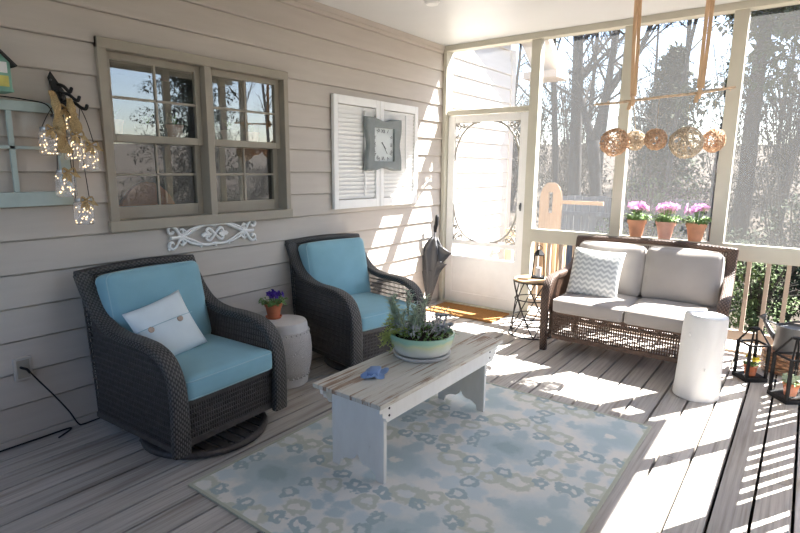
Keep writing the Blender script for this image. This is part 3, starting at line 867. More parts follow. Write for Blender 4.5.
for (b, e) in (((.05, .07, .12), (.05, .12, .20)), ((.08, .05, .12), (.10, .09, .215)), ((.02, .1, .12), (.01, .14, .19)), ((.09, -.01, .12), (.13, .01, .175)), ((.1, .05, .12), (.14, .07, .17))):
    m = MB(); stem_plant(m, b, e, 8, .03, .016)
    for k in range(22): m.leaf(e, (math.cos(k*2.4), math.sin(k*2.4), .2+k*.055), .044-.001*k, .020, droop=.05)
    m.build('rosette_succulent', M['leaf_dusty'], t)
m = MB(); spray(m, (.02, .0, .12), 220, .155, .03, .036, .013); m.build('ground_sedum', M['leaf'], t)

# blue cloth bow on the bench
t = thing('folded_cloth', 'small crumpled blue cloth lying on the near end of the bench', 'cloth', (1.60, -3.10, BZ+.001))
m = MB(); n = 30; g = []
for i in range(7):
    f = i/6; row = []
    for k in range(n):
        a = 2*PI*k/n; star = 1.05+.12*math.cos(5*a+.6)+.10*math.cos(8*a)
        rr_ = .062*f*star; z = .010+.012*math.sin(3*a+f*5)*f+.010*(1-f)+.006*math.sin(7*a)*f
        row.append((rr_*math.cos(a)*.8, rr_*math.sin(a)*1.28, max(.001, z)))
    g.append(row)
m.grid(g, None, False, True)
o = m.build('cloth_sheet', M['blue_cloth'], t, smooth=True); sol = o.modifiers.new('thick', 'SOLIDIFY'); sol.thickness = .003; sol.offset = 1
m = MB(); m.rbox((0, 0, .024), (.03, .038, .012), .008, 5, (0, 0, .004)); o = m.build('cloth_fold', M['blue_cloth'], t, smooth=True); o.rotation_euler = (R(6), R(-5), R(25))

# ------------------------------------------------------------------ garden stool with pansy pot
t = thing('garden_stool', 'whitewashed carved drum shaped garden stool between the two wicker armchairs', 'stool', (.455, -2.70, 0))
MB().lathe([(.14, .0), (.152, .004), (.156, .045), (.160, .06)], n=40).build('foot_ring', M['stool_plain'], t, smooth='auto')
MB().lathe([(.158, .06), (.176, .12), (.185, .20), (.186, .26), (.178, .33), (.162, .385)], n=40).build('carved_body', M['stool'], t, smooth=True)
MB().lathe([(.162, .385), (.160, .40), (.156, .432), (.148, .446), (.09, .45), (.01, .45)], n=40).build('seat_top', M['stool_plain'], t, smooth='auto')
m = MB()
for z in (.07, .375):
    for k in range(30):
        a = 2*PI*k/30; r_ = .164 if z < .2 else .166; m.ball((r_*math.cos(a), r_*math.sin(a), z), .008, 6, 4)
m.build('stud_border', M['stool_plain'], t, smooth=True)

def flower_pot(name, label, loc, r0, r1, h, potmat, petal, nfl, fh, lr, group=None, saucer=False, seed=1, psize=.03, base=None):
    global q
    q = random.Random(seed)
    t = thing(name, label, 'flowerpot', loc, seed*.7, group)
    z0 = 0
    if saucer:
        MB().lathe([(.01, 0), (r0*1.25, 0), (r0*1.45, .014), (r0*1.35, .014), (r0*1.2, .006), (.01, .005)], n=24).build('saucer', M[potmat], t, smooth='auto'); z0 = .006
    MB().lathe([(r, z+z0) for r, z in pot_prof(r0, r1, h, h*.2)], n=28).build('pot', M[potmat], t, smooth='auto')
    m = MB()
    for k in range(70):
        a = q.random()*2*PI; rr_ = r1*.8*math.sqrt(q.random())
        d = Vector((math.cos(a), math.sin(a), q.uniform(.3, 1.6)))
        p = Vector((rr_*math.cos(a)*.8, rr_*math.sin(a)*.8, h-.015))
        e = p+d.normalized()*q.uniform(.3, 1)*lr
        m.tube([p, e], .0016, 3, cap=False); m.leaf(e, (d.x, d.y, .2), lr*.55, lr*.5, droop=.25)
    m.build('leaves', M['leaf'], t)
    m = MB(); st = MB()
    for k in range(nfl):
        a = 2*PI*k/nfl+q.uniform(-.5, .5); rr_ = r1*q.uniform(.1, 1.0)
        c = Vector((rr_*math.cos(a), rr_*math.sin(a), h+fh*q.uniform(.7, 1.05)))
        st.tube([(c.x*.3, c.y*.3, h-.01), c], .0018, 4, cap=False)
        ax = Vector((math.cos(a)*.8+.5, math.sin(a)*.8-.6, .5)).normalized(); s1 = ax.orthogonal().normalized(); s2 = ax.cross(s1)
        for j in range(5):
            b = 2*PI*j/5; dd = (s1*math.cos(b)+s2*math.sin(b)); m.leaf(c, dd+ax*.35, psize, psize*.85, up=ax, droop=0)
    m.build('flowers', M[petal], t); st.build('flower_stems', M['leaf'], t)
    MB().lathe([(.001, h-.02+z0), (r1*.88, h-.02+z0)], n=20, cap=False).build('soil', M['soil'], t)
    return t
flower_pot('pansy_pot', 'small terracotta pot of purple pansies standing on the whitewashed garden stool', (.365, -2.715, .4505), .040, .060, .10, 'terracotta', 'purple', 13, .075, .065, saucer=True, seed=2, psize=.028)
for i, (x, mt, lab, sd) in enumerate(((2.055, 'terracotta_sun', 'terracotta pot of pink cyclamen on the porch rail, leftmost of three', 3),
                                      (2.290, 'terracotta_pale', 'pale chalky pot of pink cyclamen on the porch rail, middle of three', 4),
                                      (2.525, 'terracotta_sun', 'terracotta pot of pink cyclamen on the porch rail, rightmost of three', 5))):
    flower_pot('cyclamen_pot', lab, (x, .0, .9055), .048, .078, .15, mt, 'pink', 22, .125, .075, 'pink cyclamen pots on the porch rail', seed=sd, psize=.042)

# ------------------------------------------------------------------ wire side table with candle lantern
t = thing('side_table', 'round wire drum side table with wooden top beside the loveseat', 'side table', (1.345, -.545, 0))
MB().lathe([(.01, .497), (.170, .497), (.175, .503), (.175, .512), (.168, .516), (.01, .516)], n=40).build('table_top', M['cedar'], t, smooth='auto')
rb = lambda f: .202-.030*math.sin(f*PI)**1-.028*f
for (z, f) in ((.006, 0), (.165, .33), (.33, .66), (.495, 1)):
    rr_ = rb(f); MB().tube([(rr_*math.cos(a), rr_*math.sin(a), z) for a in [2*PI*k/36 for k in range(36)]], .0055, 6, closed=True).build('wire_ring', M['iron'], t, smooth=True)
m = MB(); nn = 6
for s in (-1, 1):
    for k in range(nn):
        a0 = 2*PI*k/nn
        m.tube([(rb(f)*math.cos(a0+s*f*1.5), rb(f)*math.sin(a0+s*f*1.5), .006+f*.489) for f in [j/10 for j in range(11)]], .0055, 5)
m.build('lattice_wires', M['iron'], t, smooth=True)
t = thing('candle_lantern', 'small dark metal candle lantern on the wire side table', 'lantern', (1.365, -.49, .517), R(20)); t.scale = (1.1, 1.1, 1.12)
m = MB(); m.box((-.052, -.052, 0), (.052, .052, .012)); m.box((-.040, -.040, .185), (.040, .040, .193))
for sx in (-1, 1):
    for sy in (-1, 1): m.tube([(sx*.048, sy*.048, .01), (sx*.037, sy*.037, .188)], .0045, 5)
m.build('frame', M['black_metal'], t)
MB().lathe([(.046, .193), (.02, .225), (.012, .232)], n=4).build('roof', M['black_metal'], t)
m = MB(); m.tube([(.02*math.cos(a), 0, .246+.018*math.sin(a)) for a in [2*PI*k/16 for k in range(16)]], .003, 5, closed=True); m.build('ring_handle', M['black_metal'], t, smooth=True)
m = MB()
for k in range(4):
    a = k*PI/2; c, s_ = math.cos(a), math.sin(a); pt = lambda u, z: (c*(.046-.011*(z-.012)/.173)-s_*u, s_*(.046-.011*(z-.012)/.173)+c*u, z)
    m.add([pt(-.04, .014), pt(.04, .014), pt(.031, .184), pt(-.031, .184)], [(0, 1, 2, 3)])
m.build('glass_panes', M['clear'], t)
MB().lathe([(.001, .012), (.022, .012), (.022, .085), (.001, .087)], n=18).build('candle', M['white'], t, smooth='auto')

# ------------------------------------------------------------------ log stump
t = thing('log_stump', 'tall white painted log stump used as a side table before the loveseat', 'stump', (2.79, -1.155, .003)); t.rotation_euler = (0, R(2.2), 0)
fn = lambda a, z: 1+.045*math.sin(2*a+z*3)+.022*math.sin(3*a-4*z)+.012*math.sin(7*a+9*z)
MB().lathe([(.02, 0), (.138, 0), (.134, .08), (.127, .2), (.125, .32), (.125, .45), (.122, .54), (.118, .556)], n=48, fn=fn, cap=False).build('trunk', M['log'], t, smooth='auto')
MB().lathe([(.118, .556), (.09, .560), (.002, .561)], n=48, fn=fn).build('cut_top', M['white'], t, smooth=True)
for (a, z, s) in ((-2.2, .43, .016), (-1.2, .22, .011), (-.9, .12, .009), (-1.6, .35, .008)): MB().ball((.124*math.cos(a), .124*math.sin(a), z), s, 10, 6, (.6, .6, 1)).build('knot', M['log'], t, smooth=True)

# ------------------------------------------------------------------ black geometric lanterns
def geo_lantern(label, loc, rz, s=.068, h=.275, top=.39):
    t = thing('terrarium_lantern', label, 'lantern', loc, rz, 'black open lanterns by the right railing')
    m = MB(); m.box((-s-.012, -s-.012, 0), (s+.012, s+.012, .03)); m.build('base_tray', M['black_metal'], t, bevel=.003)
    m = MB()
    for sx in (-1, 1):
        for sy in (-1, 1):
            m.box((sx*s-.0085, sy*s-.0085, .03), (sx*s+.0085, sy*s+.0085, h)); m.tube([(sx*s, sy*s, h-.004), (sx*.02, sy*.02, top-.012)], .007, 5)
    for a in (-s, s): m.box((-s, a-.006, h-.012), (s, a+.006, h)); m.box((a-.006, -s, h-.012), (a+.006, s, h))
    m.build('frame', M['black_metal'], t)
    MB().lathe([(.03, top-.016), (.028, top-.004), (.012, top), (.002, top+.001)], n=16).build('cap', M['black_metal'], t, smooth='auto')
    m = MB()
    for k in range(4):
        a = k*PI/2; c, s_ = math.cos(a), math.sin(a); pt = lambda u, z: (c*s-s_*u, s_*s+c*u, z)
        m.add([pt(-s+.006, .031), pt(s-.006, .031), pt(s-.006, h-.012), pt(-s+.006, h-.012)], [(0, 1, 2, 3)])
    m.build('glass_panes', M['clear'], t)
    return t
geo_lantern('black glass sided lantern holding a yellow pansy pot beside the white log', (3.055, -.585, 0), R(38))
flower_pot('pansy_pot', 'terracotta pot of yellow pansies inside the lantern beside the white log', (3.055, -.585, .0305), .034, .046, .085, 'terracotta', 'yellow', 8, .045, .034, seed=6, psize=.024)
geo_lantern('black glass sided lantern with a leafy pot at the right edge of the view', (3.300, -.845, 0), R(38), .079, .30, .43)
flower_pot('leafy_pot', 'terracotta pot of green leaves inside the rightmost black lantern', (3.300, -.845, .0305), .034, .048, .085, 'terracotta', 'leaf_grey', 6, .03, .034, seed=8)

# watering can on an upturned woven basket
t = thing('basket', 'low brown woven basket on the deck behind the black lanterns', 'basket', (3.225, -.27, 0))
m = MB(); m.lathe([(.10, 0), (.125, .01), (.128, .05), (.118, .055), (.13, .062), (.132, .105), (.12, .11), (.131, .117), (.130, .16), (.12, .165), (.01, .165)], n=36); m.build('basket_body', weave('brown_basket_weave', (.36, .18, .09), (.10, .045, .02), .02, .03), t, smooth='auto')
t = thing('watering_can', 'dark grey metal watering can standing behind the rightmost lantern', 'watering can', (3.275, -.25, .166), R(155))
MB().lathe([(.02, 0), (.115, 0), (.118, .01), (.104, .18), (.106, .19), (.10, .19), (.098, .175), (.01, .172)], n=32).build('can_body', M['galv'], t, smooth='auto')
m = MB(); m.tube([(.095, 0, .05), (.15, 0, .10), (.215, 0, .20)], [.026, .02, .013], 12); m.build('spout', M['galv'], t, smooth=True)
MB().tube([(.212, 0, .196), (.232, 0, .222)], [.014, .034], 14).build('spout_rose', M['galv'], t, smooth=True)
m = MB(); m.tube([(.10, 0, .175), (.205, 0, .19)], .005, 6); m.build('spout_brace', M['galv'], t, smooth=True)
m = MB(); m.tube(cr([(-.10, 0, .05), (-.128, 0, .12), (-.11, 0, .20), (-.03, 0, .235), (.07, 0, .19)], 6), .009, 8); m.build('handle', M['galv'], t, smooth=True)

# ------------------------------------------------------------------ umbrella leaning in the corner
t = thing('patio_umbrella', 'closed grey umbrella leaning in the corner beside the screen door', 'umbrella', (.072, -.36, .004))
t.rotation_euler = Euler((R(-7), R(3), R(20)), 'XYZ'); t.scale = (1.05, 1.05, 1.05)
m = MB(); m.tube([(0, 0, 0), (0, 0, .80)], [.006, .009], 8); m.build('shaft', M['black_metal'], t, smooth=True)
m = MB(); m.tube([(0, 0, .78), (0, 0, .83), (.006, 0, .86), (.006, 0, .93), (0, 0, .955)], [.014, .02, .022, .02, .012], 10); m.build('handle', M['black_metal'], t, smooth=True)
m = MB(); g = []
for i in range(19):
    f = i/18; row = []
    prof = .012+.118*min(1, f/.76)**.95 if f < .76 else .13-.098*((f-.76)/.24)**1.1
    for k in range(64):
        a = 2*PI*k/64; pl = .84+.16*math.cos(7*a+f*2.2)
        row.append((prof*pl*math.cos(a)*1.08, prof*pl*math.sin(a)*.72, .03+f*.70))
    g.append(row)
m.grid(g, None, False, True); o = m.build('canopy', M['gray_fabric'], t, smooth=True)
sol = o.modifiers.new('thick', 'SOLIDIFY'); sol.thickness = .002
for (pts, tw) in (([(.05, -.05, .66), (.205, -.02, .585), (.09, -.075, .44)], .01), ([(.06, -.06, .50), (.165, -.05, .47), (.05, -.07, .30)], .012)):
    m = MB(); A, B, C = [Vector(p_) for p_ in pts]; gg = []
    for i in range(9):
        row = []
        for j in range(9):
            u, v = i/8, j/8; p_ = A.lerp(C, u).lerp(B, v*(1-.35*abs(2*u-1)))+Vector((0, -.018*math.sin(PI*v)*math.cos(5*u), 0)); row.append(p_)
        gg.append(row)
    m.grid(gg); o = m.build('canopy_flap', M['gray_fabric'], t, smooth=True); so_ = o.modifiers.new('thick', 'SOLIDIFY'); so_.thickness = .006
m = MB(); m.tube([(.062*math.cos(a), .05*math.sin(a), .38) for a in [2*PI*k/20 for k in range(20)]], .006, 6, closed=True, flat=2); m.build('tie_strap', M['gray_fabric'], t, smooth=True)

# ------------------------------------------------------------------ shutters and clock
def shutter(label, y0, y1):
    t = thing('shutter', label, 'shutter', (.004, y0, 1.135), 0, 'white louvred shutters hung on the house wall')
    W_ = y1-y0; Hs = .955; st = .052; d = .032
    m = MB(); m.box((0, 0, 0), (d, st, Hs)); m.box((0, W_-st, 0), (d, W_, Hs)); m.box((0, st, 0), (d, W_-st, .075)); m.box((0, st, Hs-.07), (d, W_-st, Hs))
    m.build('shutter_frame', M['white'], t, bevel=.003)
    m = MB(); n = 22
    for k in range(n):
        z = .085+(Hs-.165)*(k+.5)/n; m.box((.004, st, z-.022), (.0085, W_-st, z+.022), Matrix.Rotation(R(24), 3, 'Y'))
    m.build('louvers', M['white'], t)
    MB().box((.026, W_/2+.09, .10), (.036, W_/2+.105, Hs-.1)).build('tilt_rod', M['white'], t)
shutter('white louvred shutter on the house wall, left of the pair behind the clock', -1.748, -1.142)
shutter('white louvred shutter on the house wall, right of the pair behind the clock', -1.136, -.535)
t = thing('wall_clock', 'grey wavy framed rectangular clock with roman numerals hung over the white shutters', 'clock', (.038, -1.112, 1.70))
hw, hh = .262, .238
out = []
def wav(f): return -.026*math.sin(PI*f)**2+.010*math.sin(2*PI*f)**2
for k in range(24): f = k/24; out.append((-hw+2*hw*f, hh+wav(f)))
for k in range(24): f = k/24; out.append((hw+wav(f), hh-2*hh*f))
for k in range(24): f = k/24; out.append((hw-2*hw*f, -hh-wav(f)))
for k in range(24): f = k/24; out.append((-hw-wav(f), -hh+2*hh*f))
iw, ih = .148, .150
inn = []
for k in range(24): f = k/24; inn.append((-iw+2*iw*f, ih))
for k in range(24): f = k/24; inn.append((iw, ih-2*ih*f))
for k in range(24): f = k/24; inn.append((iw-2*iw*f, -ih))
for k in range(24): f = k/24; inn.append((-iw, -ih+2*ih*f))
g = [[(0, p, q_) for p, q_ in out], [(.030, p*.985, q_*.985) for p, q_ in out], [(.040, p*.93, q_*.93) for p, q_ in out], [(.034, p*1.1, q_*1.1) for p, q_ in inn], [(.034, p, q_) for p, q_ in inn], [(.008, p, q_) for p, q_ in inn]]
m = MB(); m.grid(g, None, False, True); m.build('clock_frame', M['gray_wood'], t, smooth='auto')
MB().box((.002, -iw, -ih), (.010, iw, ih)).build('clock_face', plain('aged_clock_face', srgb(206, 212, 212), .6, .2, 8, .04), t)
num_m = plain('clock_black', srgb(84, 88, 90), .6)
def text_mesh(s_, size, name, parent, loc, ang, mat):
    cu = bpy.data.curves.new('txt', 'FONT'); cu.body = s_; cu.size = size; cu.align_x = 'CENTER'; cu.align_y = 'CENTER'; cu.extrude = .0006; cu.resolution_u = 2
    tmp = bpy.data.objects.new('txt', cu); COL.objects.link(tmp)
    dg = bpy.context.evaluated_depsgraph_get(); me = bpy.data.meshes.new_from_object(tmp.evaluated_get(dg)); bpy.data.objects.remove(tmp); bpy.data.curves.remove(cu)
    me.materials.clear(); me.materials.append(mat)
    o = bpy.data.objects.new(name, me); COL.objects.link(o); o.parent = parent
    o.matrix_local = Matrix.Translation(loc) @ Matrix(((0, 0, 1, 0), (1, 0, 0, 0), (0, 1, 0, 0), (0, 0, 0, 1))) @ Matrix.Rotation(ang, 4, 'Z')
    return o
for k, s_ in enumerate(['XII', 'I', 'II', 'III', 'IIII', 'V', 'VI', 'VII', 'VIII', 'IX', 'X', 'XI']):
    a = PI/2-k*PI/6; ca, sa = math.cos(a), math.sin(a); r_ = min(.120/max(abs(ca), 1e-6), .120/max(abs(sa), 1e-6))
    text_mesh(s_, .047, 'numeral', t, Vector((.0112, r_*ca, r_*sa)), a-PI/2, num_m)
for (nm, L, ang, w) in (('hour_hand', .055, PI/2-R(132), .009), ('minute_hand', .10, PI/2-R(144), .006)):
    m = MB(); c, s_ = math.cos(ang), math.sin(ang); m.prism([(-c*.03-s_*w/2, -s_*.03+c*w/2), (-c*.03+s_*w/2, -s_*.03-c*w/2), (c*L+s_*w/4, s_*L-c*w/4), (c*L-s_*w/4, s_*L+c*w/4)], .013, .0145, 0); m.build(nm, num_m, t)

# ------------------------------------------------------------------ white scrollwork plaque
m = MB(); d = .012
def strip(pts, w=.011, n=8):
    w *= 1.3
    P_ = cr([(d, p, q_) for p, q_ in pts], n); m.tube(P_, w, 8, flat=.7, up=(0, 0, 1) if False else None)
for sy in (-1, 1):
    for sz in (-1, 1):
        S = lambda pts: [(sy*a, sz*b) for a, b in pts]
        strip(S([(0, .062), (.05, .070), (.10, .062), (.16, .035), (.22, .008), (.25, 0)]), .0095)
        strip(S([(.10, .062), (.14, .060), (.19, .042), (.24, .014), (.27, .006)]), .007)
        strip(S([(.23, .0), (.262, .020), (.285, .055), (.315, .074), (.338, .058), (.333, .034), (.315, .030), (.306, .044)]), .009)
        strip(S([(.25, .012), (.238, .036), (.252, .050), (.262, .040)]), .006)
        strip(S([(.20, .022), (.225, .040), (.245, .058)]), .006)
        strip(S([(.0, .0), (.02, .022), (.045, .040), (.066, .030), (.058, .012), (.045, .018)]), .008)
        strip(S([(.03, .0), (.07, .010), (.10, .0)]), .007)
        strip(S([(.335, .066), (.345, .078)]), .006); strip(S([(.10, .062), (.115, .080)]), .006)
    strip([(sy*.235, 0), (sy*.29, 0), (sy*.325, .0)], .010)
    strip([(0, sy*.056), (0, sy*.084)], .009); strip([(sy*.045, 0), (sy*.105, 0)], .006)
    strip([(sy*.065, -.022), (sy*.078, 0), (sy*.065, .022)], .0055); strip([(sy*.088, -.014), (sy*.098, 0), (sy*.088, .014)], .0055)
o = m.build('scroll_plaque', M['white'], smooth=True); o.location = (.0, -2.912, 1.030); tag(o, 'white scrollwork plaque mounted on the siding under the window', 'wall plaque')

# ------------------------------------------------------------------ old window frame, birdhouse
t = thing('old_window_frame', 'old mint painted multi pane window frame hung on the siding behind the jar lights', 'window frame', (.004, -4.95, 1.272))
Wf, Hf = 1.155, .53
m = MB(); m.box((0, 0, 0), (.028, Wf, .075)); m.box((0, 0, Hf-.05), (.028, Wf, Hf)); m.box((0, 0, .075), (.028, .05, Hf-.05)); m.box((0, Wf-.05, .075), (.028, Wf, Hf-.05))
m.build('outer_frame', M['mint'], t, bevel=.003)
m = MB()
for y in (.30, .575, .895): m.box((.006, y-.011, .075), (.022, y+.011, Hf-.05))
m.box((.006, .05, .292), (.022, Wf-.05, .308)); m.build('muntins', M['mint'], t)
m = MB(); m.add([(.012, .05, .075), (.012, Wf-.05, .075), (.012, Wf-.05, Hf-.05), (.012, .05, Hf-.05)], [(0, 1, 2, 3)]); m.build('glass', mat_glass('old_glass', 1.25, (.99, .99, .99), .0), t)

t = thing('birdhouse', 'small mint green birdhouse with dark roof high on the siding at the left edge', 'birdhouse', (.004, -4.130, 1.842))
m = MB(); m.prism([(-.075, 0), (.075, 0), (.075, .125), (0, .20), (-.075, .125)], 0, .115, 0); m.build('house_body', plain('mint_green', srgb(134, 178, 160), .6), t, bevel=.002)
m = MB()
for s in (-1, 1): m.add([(-.0, 0, .212), (.14, 0, .212), (.14, s*.098, .112), (-.0, s*.098, .112), (-.0, 0, .20), (.14, 0, .20), (.14, s*.092, .106), (-.0, s*.092, .106)], [(0, 1, 2, 3), (4, 7, 6, 5), (0, 4, 5, 1), (1, 5, 6, 2), (2, 6, 7, 3), (3, 7, 4, 0)])
m.build('roof', plain('dark_roof', (.05, .045, .045), .7), t)
m = MB(); m.box((.115, -.06, .075), (.118, -.01, .125)); m.box((.115, .01, .075), (.118, .06, .125)); m.build('white_panel', M['white'], t)
m = MB(); m.box((.115, .005, .012), (.118, .062, .062)); m.box((.115, -.062, .012), (.118, -.005, .062)); m.build('yellow_panel', plain('dull_yellow', srgb(206, 196, 110), .6), t)
m = MB(); m.lathe([(.018, 0), (.018, .003)], n=16); [m.v.__setitem__(k, (.116+v[2], v[0], .15+v[1])) for k, v in enumerate(m.v)]; m.build('entry_hole', M['iron'], t)
MB().box((.0, -.075, -.012), (.13, .075, .0)).build('ledge', bpy.data.materials['mint_green'], t)

# ------------------------------------------------------------------ jar lights on an iron hook
t = thing('iron_hook', 'black cast iron wall hook with curled arms holding the jar lights', 'wall hook', (.003, -3.812, 1.775))
m = MB(); m.prism([(-.05, -.04), (-.03, .10), (-.045, .16), (-.03, .195), (-.012, .165), (.03, .10), (.05, -.04)], 0, .014, 0); m.build('back_plate', M['iron'], t, bevel=.004)
for (y, z, o_) in ((.0, .10, .02), (.01, .06, .055), (.02, .02, .09), (-.02, .06, -.02), (-.03, -.02, -.05)):
    m = MB(); m.tube(cr([(.012, y*.4, z+.03), (.05, (y+o_)/2, z+.02), (.085, o_*.8, z-.005), (.10, o_, z-.012), (.095, o_+.012, z+.012)], 6), [.009]*24+[.006], 7); m.build('hook_arm', M['iron'], t, smooth=True)
m = MB(); m.ball((.016, -.034, .15), .006, 8, 5); m.build('screw_head', M['galv'], t, smooth=True)
# hanging burlap ribbons
def ribbon(label, pts, w, k0):
    m = MB(); P_ = cr(pts, 8); g = []
    for i, p in enumerate(P_):
        f = i/(len(P_)-1); ww = w*(.55+.5*f+.15*math.sin(i*.9+k0))
        g.append([(p.x+.010*math.sin(i*.7+j+k0), p.y+ww*(j/4-.5), p.z) for j in range(5)])
    m.grid(g); o = m.build('burlap_ribbon', M['burlap'], smooth=True); s_ = o.modifiers.new('thick', 'SOLIDIFY'); s_.thickness = .004
    return tag(o, label, 'ribbon', 'burlap ribbons hanging with the jar lights')
ribbon('long burlap ribbon hanging straight down the middle of the jar light cluster', [(.10, -3.88, 1.86), (.125, -3.872, 1.79), (.125, -3.866, 1.68), (.135, -3.855, 1.55)], .055, 0)
ribbon('short burlap ribbon hanging at the right of the jar light cluster', [(.10, -3.80, 1.83), (.115, -3.795, 1.76), (.115, -3.78, 1.66)], .05, 2)
def jar(label, y, z, xo, hang, seed):
    t = thing('jar_light', label, 'jar light', (xo, y, z), 0, 'glass jars of fairy lights')
    h = .14; r_ = .05
    MB().lathe([(.005, .001), (r_*.9, .0), (r_, .008), (r_, h*.72), (r_*.93, h*.84), (r_*.74, h*.90), (r_*.74, h)], n=28, cap=False).build('jar', M['jar'], t, smooth=True)
    MB().lathe([(r_*.77, h-.018), (r_*.80, h-.016), (r_*.80, h), (r_*.77, h+.002), (.004, h+.002)], n=24, cap=False).build('lid_ring', plain('zinc_lid', (.5, .5, .5), .4, Metallic=.8) if 'zinc_lid' not in bpy.data.materials else bpy.data.materials['zinc_lid'], t, smooth='auto')
    qq = random.Random(seed); m = MB(); wv = MB(); pts = []
    for k in range(26):
        a = qq.random()*6.283; rr_ = r_*qq.uniform(.3, .9); p = (rr_*math.cos(a), rr_*math.sin(a), qq.uniform(.008, h*.8)); pts.append(p); m.ball(p, .0030, 6, 4)
    m.build('fairy_lights', M['bulb'], t); wv.tube(cr(pts, 3), .0008, 3, cap=False); wv.build('light_wire', plain('silver_wire', (.6, .6, .62), .35) if 'silver_wire' not in bpy.data.materials else bpy.data.materials['silver_wire'], t)
    m = MB(); hx, hy, hz = hang
    m.tube(cr([(0, -.036, h-.01), (hx*.6, hy*.6-.02, h+(hz-h)*.6), (hx, hy, hz)], 6), .0022, 5); m.tube(cr([(0, .036, h-.01), (hx*.6, hy*.6+.02, h+(hz-h)*.6), (hx, hy, hz)], 6), .0022, 5); m.build('hanging_wire', M['iron'], t, smooth=True)
    m = MB()
    for k in range(4):
        a = PI*.25+k*.9; m.leaf((.046, -.01+.006*k, h-.012), (.35, math.cos(a*1.7)*.9, -.9+.15*k), .055, .024, up=(1, 0, 0), droop=.1)
    for s_ in (-1, 1): m.tube(cr([(.044, 0, h-.006), (.052, s_*.026, h+.010), (.052, s_*.03, h-.018), (.044, 0, h-.008)], 5), .007, 6, flat=.45)
    m.build('burlap_bow', M['burlap'], t, smooth=True)
    return t
jar('glass jar of fairy lights, leftmost of the cluster, over the mint window frame', -3.905, 1.535, 0.085, (0.0, 0.05, 0.27), 1)
jar('glass jar of fairy lights in the middle of the cluster beside the long ribbon', -3.795, 1.512, 0.095, (-0.01, -0.03, 0.28), 2)
jar('glass jar of fairy lights, rightmost of the cluster, nearest the house window', -3.722, 1.462, 0.085, (0.0, -0.02, 0.33), 3)
jar('glass jar of fairy lights hanging under the middle of the cluster', -3.847, 1.32, 0.08, (0.0, 0.01, 0.5), 4)
jar('lowest glass jar of fairy lights in the cluster', -3.773, 1.168, 0.085, (0.0, -0.01, 0.63), 5)
jar('glass jar of fairy lights half hidden behind the long burlap ribbon', -3.815, 1.645, 0.045, (0.0, 0.0, 0.17), 6)
m = MB(); m.tube(cr([(.02, -4.93, 1.808), (.02, -4.5, 1.812), (.022, -4.15, 1.818), (.022, -3.98, 1.812), (.04, -3.88, 1.79), (.05, -3.86, 1.70)], 8), .003, 5)
tag(m.build('light_string_cable', M['cord'], smooth=True), 'thin dark cable of the fairy lights running along the top of the mint window frame', 'cable')

# ------------------------------------------------------------------ outlet and cord
t = thing('wall_outlet', 'small outlet cover with a plug low on the siding left of the armchair', 'outlet', (.0, -4.118, .412))
MB().box((-.012, -.042, -.062), (.008, .042, .062)).build('cover_plate', M['siding'], t, bevel=.003)
MB().box((.007, -.03, -.05), (.011, .03, .05)).build('socket_face', M['taupe'], t, bevel=.002)
m = MB(); m.tube(cr([(.008, -.012, .012), (.03, -.01, .012), (.04, .005, .004), (.035, .02, -.02)], 5), .007, 7); m.build('plug', M['cord'], t, smooth=True)
m = MB(); m.tube(cr([(.036, -4.096, .392), (.04, -4.06, .33), (.045, -4.0, .23), (.055, -3.94, .12), (.06, -3.90, .03), (.04, -3.86, .008), (.03, -3.75, .007), (.035, -3.68, .007)], 8), .0045, 6)
tag(m.build('power_cord', M['cord'], smooth=True), 'black power cord dropping from the outlet to the deck behind the near armchair', 'cord')
m = MB(); m.tube(cr([(.022, -5.2, .006), (.022, -4.5, .006), (.024, -4.1, .006), (.03, -3.93, .006), (.10, -4.02, .006)], 8), .0045, 6)
tag(m.build('extension_cord', M['cord'], smooth=True), 'black cord lying on the deck along the foot of the siding', 'cord')

# ------------------------------------------------------------------ hanging branch with vine balls
YS = -.60
def strap(label, x, zb, lean, seed):
    t = thing('hanging_strap', label, 'strap', (x, YS, zb), 0, 'tan straps holding the branch')
    L = H-zb
    for k, s_ in enumerate((-1, 1)):
        m = MB(); m.band(cr([(s_*.012+lean*L, s_*.004, L), (s_*.014+lean*L*.5, s_*.004, L*.5), (s_*.010, 0, .03)], 8), (1, 0, 0), .027, .007); m.build('strap_strand', M['strap'], t, smooth='auto')
    m = MB(); m.tube([(.0, .024*math.cos(a), .024*math.sin(a)) for a in [2*PI*k/14 for k in range(14)]], .010, 7, closed=True, flat=2.0); m.build('knot', M['strap'], t, smooth=True)
    m = MB(); m.band(cr([(.0, -.026, .0), (-.012, -.03, -.03), (-.02, -.028, -.07)], 5), (1, 0, 0), .03, .006); m.build('tail', M['strap'], t, smooth='auto')
strap('tan strap hanging from the ceiling, left of the pair that holds the branch', 2.092, 2.012, -.03, 0)
strap('tan strap hanging from the ceiling, right of the pair that holds the branch', 2.545, 2.036, .01, 1)
m = MB(); q = random.Random(4); bp = [(1.80, YS, 2.0), (1.95, YS+.006, 2.003), (2.09, YS, 2.012), (2.3, YS-.006, 2.024), (2.545, YS, 2.036), (2.68, YS+.004, 2.052), (2.76, YS, 2.058)]
m.tube(cr(bp, 5), [.007]+[.0095]*25+[.0085]*5, 8)
for (x, a) in ((1.9, 1), (2.17, .7), (2.2, -2), (2.63, .8), (2.68, 2.2), (2.72, -1)):
    z = 2.0+.06*(x-1.8); m.tube([(x, YS, z), (x+.012, YS+.02*math.cos(a), z+.022*math.sin(a))], [.006, .003], 6)
t = m.build('hanging_branch', M['bark_tan'], smooth=True); tag(t, 'thin bare branch hung level from two tan straps in front of the screens', 'branch')
